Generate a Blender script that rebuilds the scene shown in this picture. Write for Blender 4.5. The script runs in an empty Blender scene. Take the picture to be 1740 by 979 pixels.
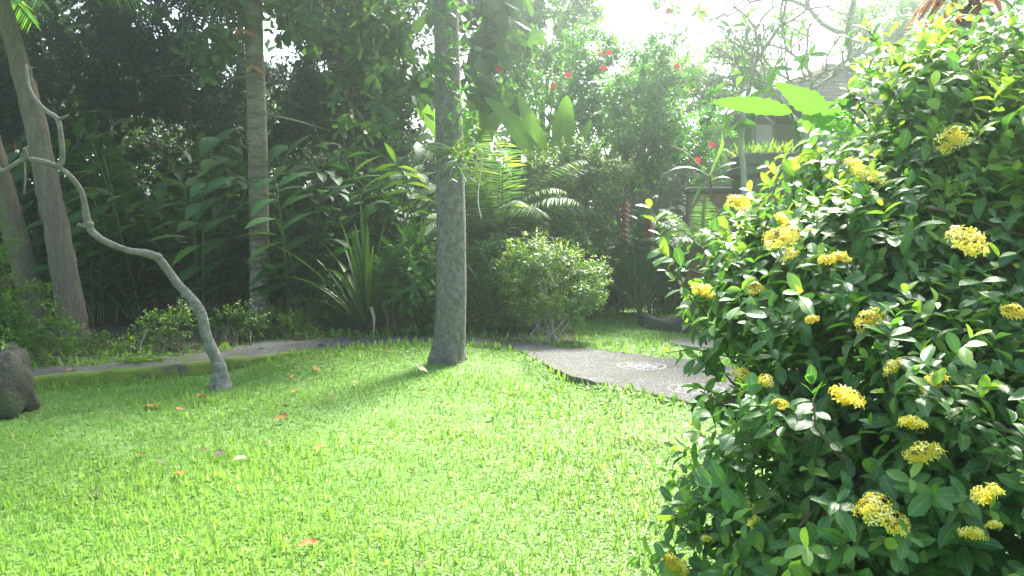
import bpy, math, random
import numpy as np
from mathutils import Vector

# ------------------------------------------------------------------ camera, light, exposure
S = bpy.context.scene
COL = S.collection
W, H, F = 1740.0, 979.0, 1365.0
EYE = 1.5
PITCH = math.atan(90.0 / F)
cam_d = bpy.data.cameras.new("camera")
cam_d.sensor_width = 36.0
cam_d.lens = 36.0 * F / W
cam_d.clip_start = 0.05
cam_d.clip_end = 1500
cam = bpy.data.objects.new("camera", cam_d)
COL.objects.link(cam)
cam.location = (0, 0, EYE)
cam.rotation_euler = (math.pi / 2 - PITCH, 0, 0)
S.camera = cam

SUN_AZ, SUN_EL = math.radians(22), math.radians(49)
wld = bpy.data.worlds.new("World")
S.world = wld
wld.use_nodes = True
wn = wld.node_tree
sky = wn.nodes.new("ShaderNodeTexSky")
sky.sky_type = 'NISHITA'
sky.sun_disc = False
sky.sun_elevation = SUN_EL
sky.sun_rotation = SUN_AZ
sky.air_density = 1.0
sky.dust_density = 3.0
sky.ozone_density = 0.6
bg = wn.nodes["Background"]
wn.links.new(sky.outputs[0], bg.inputs[0])
bg.inputs[1].default_value = 0.14
sl = bpy.data.lights.new("sun", 'SUN')
sl.energy = 5.0
sl.angle = math.radians(13)  # thin cloud softens the sun
sl.color = (1.0, 0.97, 0.90)
sun = bpy.data.objects.new("sun", sl)
COL.objects.link(sun)
sd = Vector((math.sin(SUN_AZ) * math.cos(SUN_EL), math.cos(SUN_AZ) * math.cos(SUN_EL), math.sin(SUN_EL)))
sun.rotation_euler = sd.to_track_quat('Z', 'Y').to_euler()
sun.location = (3, 12, 25)

S.view_settings.view_transform = 'Standard'
S.view_settings.look = 'None'
S.view_settings.gamma = 1
S.view_settings.exposure = 2.15
S.view_settings.use_curve_mapping = False
S.render.engine = 'CYCLES'
cy = S.cycles
cy.max_bounces = 7
cy.diffuse_bounces = 4
cy.glossy_bounces = 2
cy.transmission_bounces = 4
cy.transparent_max_bounces = 4
cy.volume_bounces = 0
cy.caustics_reflective = False
cy.caustics_refractive = False
cy.use_denoising = True

GLARE_DENSITY = 0.0072
GLARE_G = 0.86

rng = np.random.default_rng(11)
random.seed(5)
sin_p, cos_p = math.sin(PITCH), math.cos(PITCH)


def ray(px, py):
    u, v = (px - W / 2) / F, (H / 2 - py) / F
    return np.array([u, cos_p + v * sin_p, v * cos_p - sin_p])


def at(px, py, Y):
    d = ray(px, py)
    return np.array([0, 0, EYE]) + d * (Y / d[1])


def gnd(px, py, z=0.0):
    d = ray(px, py)
    return np.array([0, 0, EYE]) + d * ((z - EYE) / d[2])


def unit(a):
    return a / np.maximum(np.linalg.norm(a, axis=-1, keepdims=True), 1e-9)


def rnd_dirs(n):
    return unit(rng.normal(size=(n, 3)))


# ------------------------------------------------------------------ materials
def nodes_of(name):
    m = bpy.data.materials.new(name)
    m.use_nodes = True
    t = m.node_tree
    return m, t, t.nodes["Principled BSDF"], t.nodes["Material Output"]


def mixrgb(t, fac, a, b):
    n = t.nodes.new("ShaderNodeMix")
    n.data_type = 'RGBA'
    for sock, v in ((0, fac), (6, a), (7, b)):
        if hasattr(v, "links"):
            t.links.new(v, n.inputs[sock])
        elif sock == 0:
            n.inputs[0].default_value = v
        else:
            n.inputs[sock].default_value = (*v, 1)
    return n.outputs[2]


def ramp(t, val, a, b):
    n = t.nodes.new("ShaderNodeMapRange")
    n.inputs[1].default_value = a
    n.inputs[2].default_value = b
    t.links.new(val, n.inputs[0])
    return n.outputs[0]


def noise(t, scale, detail=4, vec=None, rough=0.6):
    n = t.nodes.new("ShaderNodeTexNoise")
    n.inputs["Scale"].default_value = scale
    n.inputs["Detail"].default_value = detail
    n.inputs["Roughness"].default_value = rough
    if vec is not None:
        t.links.new(vec, n.inputs["Vector"])
    return n.outputs[0]


def objvec(t, scale=(1, 1, 1)):
    c = t.nodes.new("ShaderNodeTexCoord")
    m = t.nodes.new("ShaderNodeMapping")
    m.inputs["Scale"].default_value = scale
    t.links.new(c.outputs["Object"], m.inputs[0])
    return m.outputs[0]


def bump(t, p, height, strength=0.5, dist=0.02):
    b = t.nodes.new("ShaderNodeBump")
    b.inputs["Strength"].default_value = strength
    b.inputs["Distance"].default_value = dist
    t.links.new(height, b.inputs["Height"])
    t.links.new(b.outputs[0], p.inputs["Normal"])


def leaf_mat(name, dark, light, young, trans=0.4, rough=0.4, spec=0.5, vein=0.0, tboost=(1.5, 1.6, 0.6), veinc=None):
    m, t, p, out = nodes_of(name)
    a = t.nodes.new("ShaderNodeAttribute")
    a.attribute_name = "leafc"
    sep = t.nodes.new("ShaderNodeSeparateXYZ")
    t.links.new(a.outputs["Vector"], sep.inputs[0])
    y = t.nodes.new("ShaderNodeAttribute")
    y.attribute_name = "young"
    c = mixrgb(t, sep.outputs[2], dark, light)
    c = mixrgb(t, y.outputs["Fac"], c, young)
    if vein > 0:
        ab = t.nodes.new("ShaderNodeMath")
        ab.operation = 'ABSOLUTE'
        t.links.new(sep.outputs[0], ab.inputs[0])
        mid = ramp(t, ab.outputs[0], 0.16, 0.0)
        # side veins
        mul = t.nodes.new("ShaderNodeMath")
        mul.operation = 'MULTIPLY_ADD'
        t.links.new(ab.outputs[0], mul.inputs[0])
        mul.inputs[1].default_value = -0.35
        t.links.new(sep.outputs[1], mul.inputs[2])
        sn = t.nodes.new("ShaderNodeMath")
        sn.operation = 'SINE'
        k = t.nodes.new("ShaderNodeMath")
        k.operation = 'MULTIPLY'
        k.inputs[1].default_value = 62.0
        t.links.new(mul.outputs[0], k.inputs[0])
        t.links.new(k.outputs[0], sn.inputs[0])
        v2 = ramp(t, sn.outputs[0], 0.75, 1.0)
        mx = t.nodes.new("ShaderNodeMath")
        mx.operation = 'MULTIPLY_ADD'
        t.links.new(v2, mx.inputs[0])
        mx.inputs[1].default_value = 0.35
        t.links.new(mid, mx.inputs[2])
        fm = t.nodes.new("ShaderNodeMath")
        fm.operation = 'MULTIPLY'
        fm.use_clamp = True
        t.links.new(mx.outputs[0], fm.inputs[0])
        fm.inputs[1].default_value = vein
        c = mixrgb(t, fm.outputs[0], c, veinc or tuple(min(1, x * 1.8 + 0.03) for x in light))
        bump(t, p, sn.outputs[0], 0.25, 0.002)
    t.links.new(c, p.inputs["Base Color"])
    p.inputs["Roughness"].default_value = rough
    p.inputs["Specular IOR Level"].default_value = spec
    tr = t.nodes.new("ShaderNodeBsdfTranslucent")
    tc = t.nodes.new("ShaderNodeVectorMath")
    tc.operation = 'MULTIPLY'
    t.links.new(c, tc.inputs[0])
    tc.inputs[1].default_value = tboost
    t.links.new(tc.outputs[0], tr.inputs[0])
    mix = t.nodes.new("ShaderNodeMixShader")
    mix.inputs[0].default_value = trans
    t.links.new(p.outputs[0], mix.inputs[1])
    t.links.new(tr.outputs[0], mix.inputs[2])
    t.links.new(mix.outputs[0], out.inputs[0])
    return m


def bark_mat(name, a, b, c, scale=(1, 1, 1), band=None, bstr=0.6, lich=None, lich_z=1.5):
    m, t, p, out = nodes_of(name)
    v = objvec(t, scale)
    n1 = noise(t, 6, 6, v)
    n2 = noise(t, 22, 5, v)
    col = mixrgb(t, ramp(t, n1, 0.35, 0.65), a, b)
    col = mixrgb(t, ramp(t, n2, 0.5, 0.75), col, c)
    if band:
        vb = objvec(t, (0.6, 0.6, band))
        nb = noise(t, 1.6, 3, vb)
        col = mixrgb(t, ramp(t, nb, 0.48, 0.62), col, c)
        vr = objvec(t, (1.5, 1.5, band * 6))
        nr = noise(t, 2.2, 2, vr)
        col = mixrgb(t, ramp(t, nr, 0.56, 0.66), col, tuple(x * 0.7 for x in a))
    if lich:
        vl = objvec(t, (1, 1, 0.8))
        nl = noise(t, 17, 7, vl, 0.7)
        tc = t.nodes.new("ShaderNodeTexCoord")
        sp = t.nodes.new("ShaderNodeSeparateXYZ")
        t.links.new(tc.outputs["Object"], sp.inputs[0])
        h = ramp(t, sp.outputs[2], lich_z, lich_z * 0.3)
        mu = t.nodes.new("ShaderNodeMath")
        mu.operation = 'MULTIPLY'
        t.links.new(h, mu.inputs[0])
        t.links.new(ramp(t, nl, 0.46, 0.6), mu.inputs[1])
        col = mixrgb(t, mu.outputs[0], col, lich)
    t.links.new(col, p.inputs["Base Color"])
    p.inputs["Roughness"].default_value = 0.9
    bump(t, p, n2, bstr, 0.03)
    return m


def rough_mat(name, a, b, scale=5, rough=0.9, bstr=0.5, c=None, cs=1.2, cth=(0.5, 0.62), bscale=30, bdist=0.01):
    m, t, p, out = nodes_of(name)
    v = objvec(t)
    col = mixrgb(t, ramp(t, noise(t, scale, 6, v), 0.35, 0.65), a, b)
    if c:
        col = mixrgb(t, ramp(t, noise(t, cs, 6, v, 0.7), *cth), col, c)
    t.links.new(col, p.inputs["Base Color"])
    p.inputs["Roughness"].default_value = rough
    bump(t, p, noise(t, bscale, 4, v), bstr, bdist)
    return m


M = {}
M['ixora'] = leaf_mat("ixora_leaf", (0.04, 0.115, 0.032), (0.095, 0.215, 0.048), (0.34, 0.48, 0.08), 0.38, 0.34, 0.5, 0.55)
M['grass'] = leaf_mat("grass_blade", (0.115, 0.26, 0.03), (0.21, 0.38, 0.065), (0.44, 0.48, 0.22), 0.45, 0.5, 0.35, tboost=(1.25, 1.2, 0.8))
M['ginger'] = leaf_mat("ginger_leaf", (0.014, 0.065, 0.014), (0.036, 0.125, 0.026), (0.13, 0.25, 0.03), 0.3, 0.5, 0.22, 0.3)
M['sunny'] = leaf_mat("sunlit_ginger_leaf", (0.05, 0.12, 0.03), (0.10, 0.22, 0.04), (0.30, 0.42, 0.05), 0.5, 0.4, 0.5, 0.3)  # lighter, yellower copy of the ginger leaf, sunlight put into its colour
M['strap'] = leaf_mat("strap_leaf", (0.035, 0.095, 0.025), (0.09, 0.19, 0.035), (0.28, 0.32, 0.06), 0.45, 0.4, 0.4)
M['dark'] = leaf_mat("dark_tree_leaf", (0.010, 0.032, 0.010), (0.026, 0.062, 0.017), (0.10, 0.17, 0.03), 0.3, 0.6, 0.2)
M['almond'] = leaf_mat("almond_leaf", (0.03, 0.08, 0.022), (0.065, 0.14, 0.03), (0.16, 0.28, 0.04), 0.4, 0.4, 0.5, 0.3)
M['olive'] = leaf_mat("olive_shrub_leaf", (0.05, 0.12, 0.028), (0.12, 0.22, 0.045), (0.36, 0.43, 0.12), 0.45, 0.4, 0.4)
M['mid'] = leaf_mat("mid_green_leaf", (0.035, 0.12, 0.02), (0.085, 0.225, 0.04), (0.22, 0.40, 0.06), 0.5, 0.4, 0.5)
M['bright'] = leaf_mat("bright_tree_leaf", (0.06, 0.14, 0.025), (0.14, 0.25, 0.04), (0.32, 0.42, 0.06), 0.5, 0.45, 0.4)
M['banana'] = leaf_mat("banana_leaf", (0.07, 0.19, 0.03), (0.10, 0.24, 0.035), (0.20, 0.34, 0.04), 0.62, 0.4, 0.4, 0.25, tboost=(1.5, 1.6, 0.7))
M['taro'] = leaf_mat("taro_leaf", (0.06, 0.17, 0.03), (0.09, 0.22, 0.035), (0.16, 0.30, 0.04), 0.42, 0.45, 0.4, 0.25, tboost=(1.1, 1.4, 0.6))
M['frond'] = leaf_mat("frond_leaflet", (0.05, 0.12, 0.045), (0.10, 0.19, 0.075), (0.30, 0.38, 0.07), 0.5, 0.4, 0.5)
M['red'] = leaf_mat("cordyline_leaf", (0.16, 0.06, 0.035), (0.30, 0.12, 0.06), (0.36, 0.2, 0.1), 0.35, 0.45, 0.4, tboost=(1.4, 1.1, 0.8))
M['petal_red'] = leaf_mat("red_petal", (0.62, 0.03, 0.02), (0.75, 0.06, 0.04), (0.8, 0.1, 0.05), 0.3, 0.5, 0.3, tboost=(1.2, 1, 1))
M['bract'] = leaf_mat("heliconia_bract", (0.22, 0.035, 0.018), (0.30, 0.06, 0.025), (0.6, 0.3, 0.05), 0.15, 0.4, 0.4, tboost=(1, 1, 1))
M['petal_yellow'] = leaf_mat("yellow_petal", (0.80, 0.66, 0.06), (0.88, 0.80, 0.20), (0.9, 0.86, 0.45), 0.35, 0.5, 0.3, tboost=(1.1, 1.05, 0.8))
M['dead_orange'] = leaf_mat("fallen_leaf_orange", (0.36, 0.15, 0.045), (0.44, 0.23, 0.08), (0.6, 0.3, 0.1), 0.2, 0.6, 0.3, tboost=(1, 1, 1))
M['dead_brown'] = leaf_mat("fallen_leaf_brown", (0.075, 0.055, 0.028), (0.15, 0.105, 0.05), (0.3, 0.2, 0.1), 0.1, 0.7, 0.3, tboost=(1, 1, 1))
M['dead_pale'] = leaf_mat("fallen_leaf_pale", (0.42, 0.34, 0.20), (0.52, 0.42, 0.25), (0.6, 0.5, 0.3), 0.2, 0.6, 0.3, tboost=(1, 1, 1))
M['dry_grass'] = leaf_mat("dry_grass_blade", (0.10, 0.085, 0.045), (0.18, 0.15, 0.08), (0.2, 0.25, 0.06), 0.3, 0.7, 0.3, tboost=(1, 1, 1))
M['bark_pale'] = bark_mat("banded_bark", (0.12, 0.095, 0.06), (0.19, 0.155, 0.10), (0.25, 0.22, 0.16), (1, 1, 1), band=1.8, bstr=0.4, lich=(0.46, 0.46, 0.40), lich_z=2.0)
M['bark_grey'] = bark_mat("grey_bark", (0.10, 0.088, 0.062), (0.18, 0.16, 0.125), (0.25, 0.23, 0.185), (2.2, 2.2, 6.0), bstr=1.0, lich=(0.25, 0.24, 0.20), lich_z=6.0)
M['bark_fibre'] = bark_mat("fibrous_bark", (0.13, 0.098, 0.066), (0.22, 0.17, 0.12), (0.29, 0.24, 0.18), (3.0, 3.0, 0.25), bstr=1.0)
M['bark_smooth'] = bark_mat("smooth_grey_bark", (0.12, 0.105, 0.075), (0.18, 0.16, 0.12), (0.25, 0.235, 0.19), (1, 1, 1.4), bstr=0.5, lich=(0.27, 0.265, 0.22), lich_z=1.6)
M['twig'] = bark_mat("twig_bark", (0.10, 0.075, 0.045), (0.17, 0.13, 0.08), (0.22, 0.18, 0.12), (1, 1, 1), bstr=0.4)
M['twig_pale'] = bark_mat("pale_twig_bark", (0.24, 0.22, 0.18), (0.33, 0.30, 0.25), (0.42, 0.40, 0.35), (1, 1, 1), bstr=0.4)
M['green_stem'] = rough_mat("green_stem", (0.05, 0.10, 0.03), (0.09, 0.15, 0.04), 8, 0.5, 0.1)
M['ground'] = rough_mat("lawn_soil", (0.08, 0.17, 0.03), (0.13, 0.22, 0.05), 3, 0.95, 0.8, c=(0.12, 0.085, 0.045), cs=1.1, cth=(0.66, 0.78))
M['soil'] = rough_mat("bed_soil", (0.045, 0.03, 0.018), (0.075, 0.055, 0.032), 4, 0.95, 0.9, c=(0.05, 0.085, 0.02), cs=1.5)
M['moss'] = rough_mat("mossy_kerb", (0.085, 0.13, 0.015), (0.15, 0.20, 0.02), 7, 0.95, 0.9, c=(0.07, 0.065, 0.05), cs=2.2, cth=(0.56, 0.66))
M['stone_dark'] = rough_mat("dark_mossy_stone", (0.05, 0.043, 0.032), (0.10, 0.085, 0.065), 5, 0.9, 1.0, c=(0.06, 0.09, 0.02), cs=3.0, cth=(0.5, 0.62), bdist=0.03)
M['stone_grey'] = rough_mat("weathered_stone", (0.085, 0.08, 0.07), (0.14, 0.13, 0.115), 4, 0.9, 0.8, c=(0.08, 0.09, 0.05), cs=2.0, cth=(0.52, 0.66))
M['brick'] = rough_mat("weathered_brick", (0.22, 0.13, 0.09), (0.30, 0.20, 0.14), 6, 0.9, 0.7, c=(0.12, 0.12, 0.09), cs=2.0)
M['plaster'] = rough_mat("grey_plaster", (0.30, 0.29, 0.26), (0.38, 0.36, 0.33), 2, 0.9, 0.3, c=(0.2, 0.19, 0.16), cs=1.5, cth=(0.55, 0.75))
M['roof'] = rough_mat("roof_tile", (0.06, 0.05, 0.042), (0.10, 0.085, 0.07), 5, 1.0, 0.6, c=(0.10, 0.10, 0.08), cs=1.2)
M['shutter'] = rough_mat("dark_timber", (0.03, 0.025, 0.02), (0.05, 0.04, 0.03), 5, 0.6, 0.3)
M['pebble'] = rough_mat("white_pebble", (0.34, 0.335, 0.31), (0.46, 0.45, 0.42), 20, 0.7, 0.6, c=(0.4, 0.4, 0.36), cs=6)
M['root'] = rough_mat("aerial_root", (0.45, 0.42, 0.36), (0.58, 0.55, 0.48), 8, 0.8, 0.2)


def path_mat():
    m, t, p, out = nodes_of("pebble_concrete")
    v = objvec(t)
    vo = t.nodes.new("ShaderNodeTexVoronoi")
    vo.inputs["Scale"].default_value = 55
    t.links.new(v, vo.inputs["Vector"])
    sp = t.nodes.new("ShaderNodeSeparateColor")
    t.links.new(vo.outputs["Color"], sp.inputs[0])
    c = mixrgb(t, sp.outputs[0], (0.10, 0.10, 0.094), (0.27, 0.265, 0.25))
    c = mixrgb(t, ramp(t, vo.outputs["Distance"], 0.3, 0.75), c, (0.035, 0.033, 0.03))
    c = mixrgb(t, ramp(t, noise(t, 2.6, 8, v, 0.75), 0.46, 0.66), c, (0.075, 0.07, 0.055))
    c = mixrgb(t, ramp(t, noise(t, 2.3, 8, v, 0.75), 0.54, 0.66), c, (0.085, 0.12, 0.025))
    t.links.new(c, p.inputs["Base Color"])
    p.inputs["Roughness"].default_value = 0.95
    p.inputs["Specular IOR Level"].default_value = 0.1
    bump(t, p, vo.outputs["Distance"], -0.6, 0.01)
    return m


M['path'] = path_mat()


# ------------------------------------------------------------------ mesh building
class MB:
    """collects triangles (with leaf attributes) in world coordinates"""

    def __init__(self):
        self.V, self.T, self.A, self.Y, self.n = [], [], [], [], 0

    def add(self, V, T, A=None, Y=None):
        V = np.asarray(V, float).reshape(-1, 3)
        T = np.asarray(T, int).reshape(-1, 3)
        self.V.append(V)
        self.T.append(T + self.n)
        self.A.append(np.zeros((len(V), 3)) if A is None else np.asarray(A, float).reshape(-1, 3))
        self.Y.append(np.zeros(len(V)) if Y is None else np.asarray(Y, float).reshape(-1))
        self.n += len(V)
        return self

    def build(self, name, mat, parent=None, origin=None, smooth=True):
        V = np.concatenate(self.V)
        T = np.concatenate(self.T)
        A = np.concatenate(self.A)
        Y = np.concatenate(self.Y)
        if parent is not None and origin is None:
            origin = ORIG[parent.name]
        if origin is None:
            origin = np.zeros(3)
        V = V - np.asarray(origin)
        me = bpy.data.meshes.new(name)
        me.vertices.add(len(V))
        me.vertices.foreach_set("co", V.astype(np.float32).ravel())
        me.loops.add(len(T) * 3)
        me.loops.foreach_set("vertex_index", T.astype(np.int32).ravel())
        me.polygons.add(len(T))
        me.polygons.foreach_set("loop_start", np.arange(0, len(T) * 3, 3, dtype=np.int32))
        me.polygons.foreach_set("use_smooth", np.full(len(T), smooth))
        a = me.attributes.new("leafc", 'FLOAT_VECTOR', 'POINT')
        a.data.foreach_set("vector", A.astype(np.float32).ravel())
        b = me.attributes.new("young", 'FLOAT', 'POINT')
        b.data.foreach_set("value", Y.astype(np.float32))
        me.update(calc_edges=True)
        me.validate()
        me.materials.append(mat)
        o = bpy.data.objects.new(name, me)
        COL.objects.link(o)
        if parent is not None:
            o.parent = parent
        else:
            o.location = origin
        return o


ORIG = {}


def thing(name, label, cat, loc, group=None):
    o = bpy.data.objects.new(name, None)
    COL.objects.link(o)
    o.empty_display_size = 0.1
    o.location = loc
    ORIG[o.name] = np.asarray(loc, float)
    return tag(o, label, cat, group)


def tag(o, label, cat, group=None):
    o["label"] = label
    o["category"] = cat
    if group:
        o["group"] = group
    return o


def kind(o, k):
    o["kind"] = k
    return o


def copy_tree(o, parent=None):
    c = o.copy()
    COL.objects.link(c)
    if parent is not None:
        c.parent = parent
    for ch in list(o.children):
        copy_tree(ch, c)
    return c


# leaf templates: unit length along +Y, normal +Z; half width w(v)
def leaf_t(prof, fold=0.25, curl=0.15, wave=0.0):
    V, A = [(0, 0, 0)], [(0, 0)]
    rows = []
    for i, (v, w) in enumerate(prof):
        z = -curl * v * v
        k = len(V)
        wv = wave * math.sin(i * 2.4)
        V += [(-w, v, z + fold * w + wv), (0, v, z), (w, v, z + fold * w - wv)]
        A += [(-1, v), (0, v), (1, v)]
        rows.append(k)
    V.append((0, 1, -curl))
    A.append((0, 1))
    tip = len(V) - 1
    T = []
    k = rows[0]
    T += [(0, k + 1, k), (0, k + 2, k + 1)]
    for a, b in zip(rows, rows[1:]):
        for j in (0, 1):
            T += [(a + j, a + j + 1, b + j + 1), (a + j, b + j + 1, b + j)]
    k = rows[-1]
    T += [(k, k + 1, tip), (k + 1, k + 2, tip)]
    return np.array(V, float), np.array(T), np.array(A, float)


L_DIAMOND = leaf_t([(0.5, 0.22)], 0.3, 0.1)
L_OVAL = leaf_t([(0.25, 0.17), (0.6, 0.2)], 0.3, 0.2)
L_IXORA = leaf_t([(0.1, 0.09), (0.35, 0.235), (0.65, 0.265), (0.89, 0.165)], 0.22, 0.22, 0.006)
L_IXORA2 = leaf_t([(0.1, 0.08), (0.35, 0.22), (0.65, 0.25), (0.89, 0.15)], 0.45, 0.42, 0.02)
L_LANCE = leaf_t([(0.1, 0.05), (0.3, 0.105), (0.55, 0.115), (0.8, 0.065)], 0.3, 0.35)
L_OBOV = leaf_t([(0.2, 0.09), (0.5, 0.2), (0.78, 0.24), (0.93, 0.13)], 0.25, 0.25)
L_NARROW = leaf_t([(0.3, 0.045), (0.7, 0.04)], 0.2, 0.2)
L_BLADE = leaf_t([(0.35, 0.075), (0.7, 0.06)], 0.15, 0.45)
L_PETAL = leaf_t([(0.55, 0.21)], 0.2, 0.15)
L_BRACT = leaf_t([(0.3, 0.3), (0.7, 0.2)], 0.9, -0.3)


def scatter(mb, tpl, pos, fwd, up, size, rnd=None, young=None, wid=1.0):
    V, T, A = tpl
    n = len(pos)
    if n == 0:
        return
    f = unit(np.asarray(fwd, float))
    x = unit(np.cross(f, up))
    z = np.cross(x, f)
    size = np.broadcast_to(np.asarray(size, float), (n,))
    wid = np.broadcast_to(np.asarray(wid, float), (n,))
    P = (V[None, :, 0, None] * wid[:, None, None] * x[:, None, :] + V[None, :, 1, None] * f[:, None, :] + V[None, :, 2, None] * z[:, None, :])
    P = pos[:, None, :] + size[:, None, None] * P
    TT = T[None] + (np.arange(n) * len(V))[:, None, None]
    if rnd is None:
        rnd = rng.random(n)
    if young is None:
        young = np.zeros(n)
    AA = np.empty((n, len(V), 3))
    AA[:, :, :2] = A[None]
    AA[:, :, 2] = np.asarray(rnd)[:, None]
    mb.add(P, TT, AA, np.repeat(young, len(V)))


def shoots(mb, base, d, L, K, leaf, tpl, opposite=False, spread=55, droop=0.1, young_p=0.25, young_tip=0.7, upw=0.6, wid=1.0, young_from=0.55):
    """K leaves along every one of n shoots"""
    n = len(base)
    if n == 0:
        return
    d = unit(d)
    L = np.broadcast_to(np.asarray(L, float), (n,))
    u = unit(np.cross(d, rnd_dirs(n)))
    v = np.cross(d, u)
    k = np.arange(K)
    if opposite:
        t = (k // 2 + 0.6) / (K / 2)
        ang = (k // 2) * math.pi / 2 + (k % 2) * math.pi
    else:
        t = (k + 0.6) / K
        ang = k * 2.39996
    ang = ang[None] + rng.normal(0, 0.25, (n, K)) + rng.random((n, 1)) * 6.28
    t = np.broadcast_to(t[None], (n, K))
    pos = base[:, None] + d[:, None] * (L[:, None] * t)[..., None]
    side = np.cos(ang)[..., None] * u[:, None] + np.sin(ang)[..., None] * v[:, None]
    sp = np.radians(spread + rng.normal(0, 14, (n, K)) - 22 * (t > 0.8))
    fwd = side * np.sin(sp)[..., None] + d[:, None] * np.cos(sp)[..., None]
    fwd = fwd + np.array([0, 0, -1.0]) * (droop * (1.3 - t))[..., None] + rng.normal(0, 0.12, (n, K, 3))
    up = d[:, None] * 0.8 + np.array([0, 0, upw]) + rng.normal(0, 0.2, (n, K, 3))
    sz = leaf * rng.uniform(0.6, 1.25, (n, K)) * np.where(t > 0.85, 0.75, 1.0)
    yt = (rng.random(n) < young_p).astype(float)[:, None] * np.clip((t - young_from) / 0.35, 0, 1) * young_tip
    yt = yt * rng.uniform(0.5, 1.0, (n, K))
    r = np.clip(rng.random((n, 1)) * 0.6 + rng.random((n, K)) * 0.5, 0, 1)
    scatter(mb, tpl, pos.reshape(-1, 3), fwd.reshape(-1, 3), up.reshape(-1, 3), sz.ravel(), r.ravel(), yt.ravel(), wid)


def tube(mb, pts, rad, sides=8, jitter=0.0, cap=True, sub=0):
    pts = np.asarray(pts, float)
    rad = np.broadcast_to(np.asarray(rad, float), (len(pts),)).copy()
    if sub:
        # Catmull-Rom resample
        P = np.vstack([2 * pts[0] - pts[1], pts, 2 * pts[-1] - pts[-2]])
        R = np.concatenate([[rad[0]], rad, [rad[-1]]])
        out, ro = [], []
        for i in range(1, len(P) - 2):
            for s in np.arange(sub) / sub:
                p0, p1, p2, p3 = P[i - 1], P[i], P[i + 1], P[i + 2]
                out.append(0.5 * (2 * p1 + (p2 - p0) * s + (2 * p0 - 5 * p1 + 4 * p2 - p3) * s * s + (3 * p1 - p0 - 3 * p2 + p3) * s ** 3))
                ro.append(R[i] * (1 - s) + R[i + 1] * s)
        out.append(P[-2])
        ro.append(R[-2])
        pts, rad = np.array(out), np.array(ro)
    n = len(pts)
    tg = unit(np.gradient(pts, axis=0))
    ref = np.array([0.31, 0.22, 0.93]) if abs(tg[0][2]) < 0.8 else np.array([1.0, 0.15, 0.05])
    x = unit(np.cross(tg, ref))
    y = np.cross(tg, x)
    a = np.arange(sides) / sides * 2 * math.pi
    r = rad[:, None] * (1 + jitter * rng.normal(0, 1, (n, sides)))
    V = pts[:, None] + (np.cos(a)[None, :, None] * x[:, None] + np.sin(a)[None, :, None] * y[:, None]) * r[..., None]
    V = V.reshape(-1, 3)
    T = []
    for i in range(n - 1):
        for j in range(sides):
            p, q = i * sides + j, i * sides + (j + 1) % sides
            T += [(p, q, q + sides), (p, q + sides, p + sides)]
    if cap:
        V = np.vstack([V, pts[0], pts[-1]])
        c0, c1 = n * sides, n * sides + 1
        for j in range(sides):
            T += [(c0, (j + 1) % sides, j), (c1, (n - 1) * sides + j, (n - 1) * sides + (j + 1) % sides)]
    mb.add(V, T)


def ribbon(mb, pts, wid, up, fold=0.2, rnd=None, young=0.0):
    """leaf strip along pts; wid = half widths; up = rough normal"""
    pts = np.asarray(pts, float)
    n = len(pts)
    wid = np.broadcast_to(np.asarray(wid, float), (n,))
    tg = unit(np.gradient(pts, axis=0))
    x = unit(np.cross(tg, np.broadcast_to(np.asarray(up, float), (n, 3))))
    z = np.cross(x, tg)
    V = np.stack([pts - x * wid[:, None] + z * (fold * wid)[:, None], pts, pts + x * wid[:, None] + z * (fold * wid)[:, None]], 1).reshape(-1, 3)
    T = []
    for i in range(n - 1):
        a, b = 3 * i, 3 * i + 3
        for j in (0, 1):
            T += [(a + j, a + j + 1, b + j + 1), (a + j, b + j + 1, b + j)]
    A = np.zeros((n, 3, 3))
    A[:, 0, 0], A[:, 2, 0] = -1, 1
    A[:, :, 1] = np.linspace(0, 1, n)[:, None]
    A[:, :, 2] = rng.random() if rnd is None else rnd
    mb.add(V, T, A, np.full(n * 3, young))


def arch(p0, d, L, droop, n=9):
    """points of a strip that starts along d and bends down under its weight"""
    d = np.asarray(d, float) / np.linalg.norm(d)
    pts = [np.asarray(p0, float)]
    for i in range(n - 1):
        d = d + np.array([0, 0, -droop / (n - 1)]) * (0.3 + 1.4 * i / (n - 1))
        d = d / np.linalg.norm(d)
        pts.append(pts[-1] + d * L / (n - 1))
    return np.array(pts)


def box(mb, lo, hi, bev=0.0):
    lo, hi = np.asarray(lo, float), np.asarray(hi, float)
    b = bev
    x0, y0, z0 = lo
    x1, y1, z1 = hi
    ring = lambda x0, y0, x1, y1, z: [(x0, y0, z), (x1, y0, z), (x1, y1, z), (x0, y1, z)]
    if b > 0:
        V = ring(x0 + b, y0 + b, x1 - b, y1 - b, z0) + ring(x0, y0, x1, y1, z0 + b) + ring(x0, y0, x1, y1, z1 - b) + ring(x0 + b, y0 + b, x1 - b, y1 - b, z1)
    else:
        V = ring(x0, y0, x1, y1, z0) + ring(x0, y0, x1, y1, z1)
    T = [(0, 2, 1), (0, 3, 2)]
    R = len(V) // 4
    for r in range(R - 1):
        for j in range(4):
            p, q = r * 4 + j, r * 4 + (j + 1) % 4
            T += [(p, q, q + 4), (p, q + 4, p + 4)]
    k = (R - 1) * 4
    T += [(k, k + 1, k + 2), (k, k + 2, k + 3)]
    mb.add(V, T)


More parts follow.
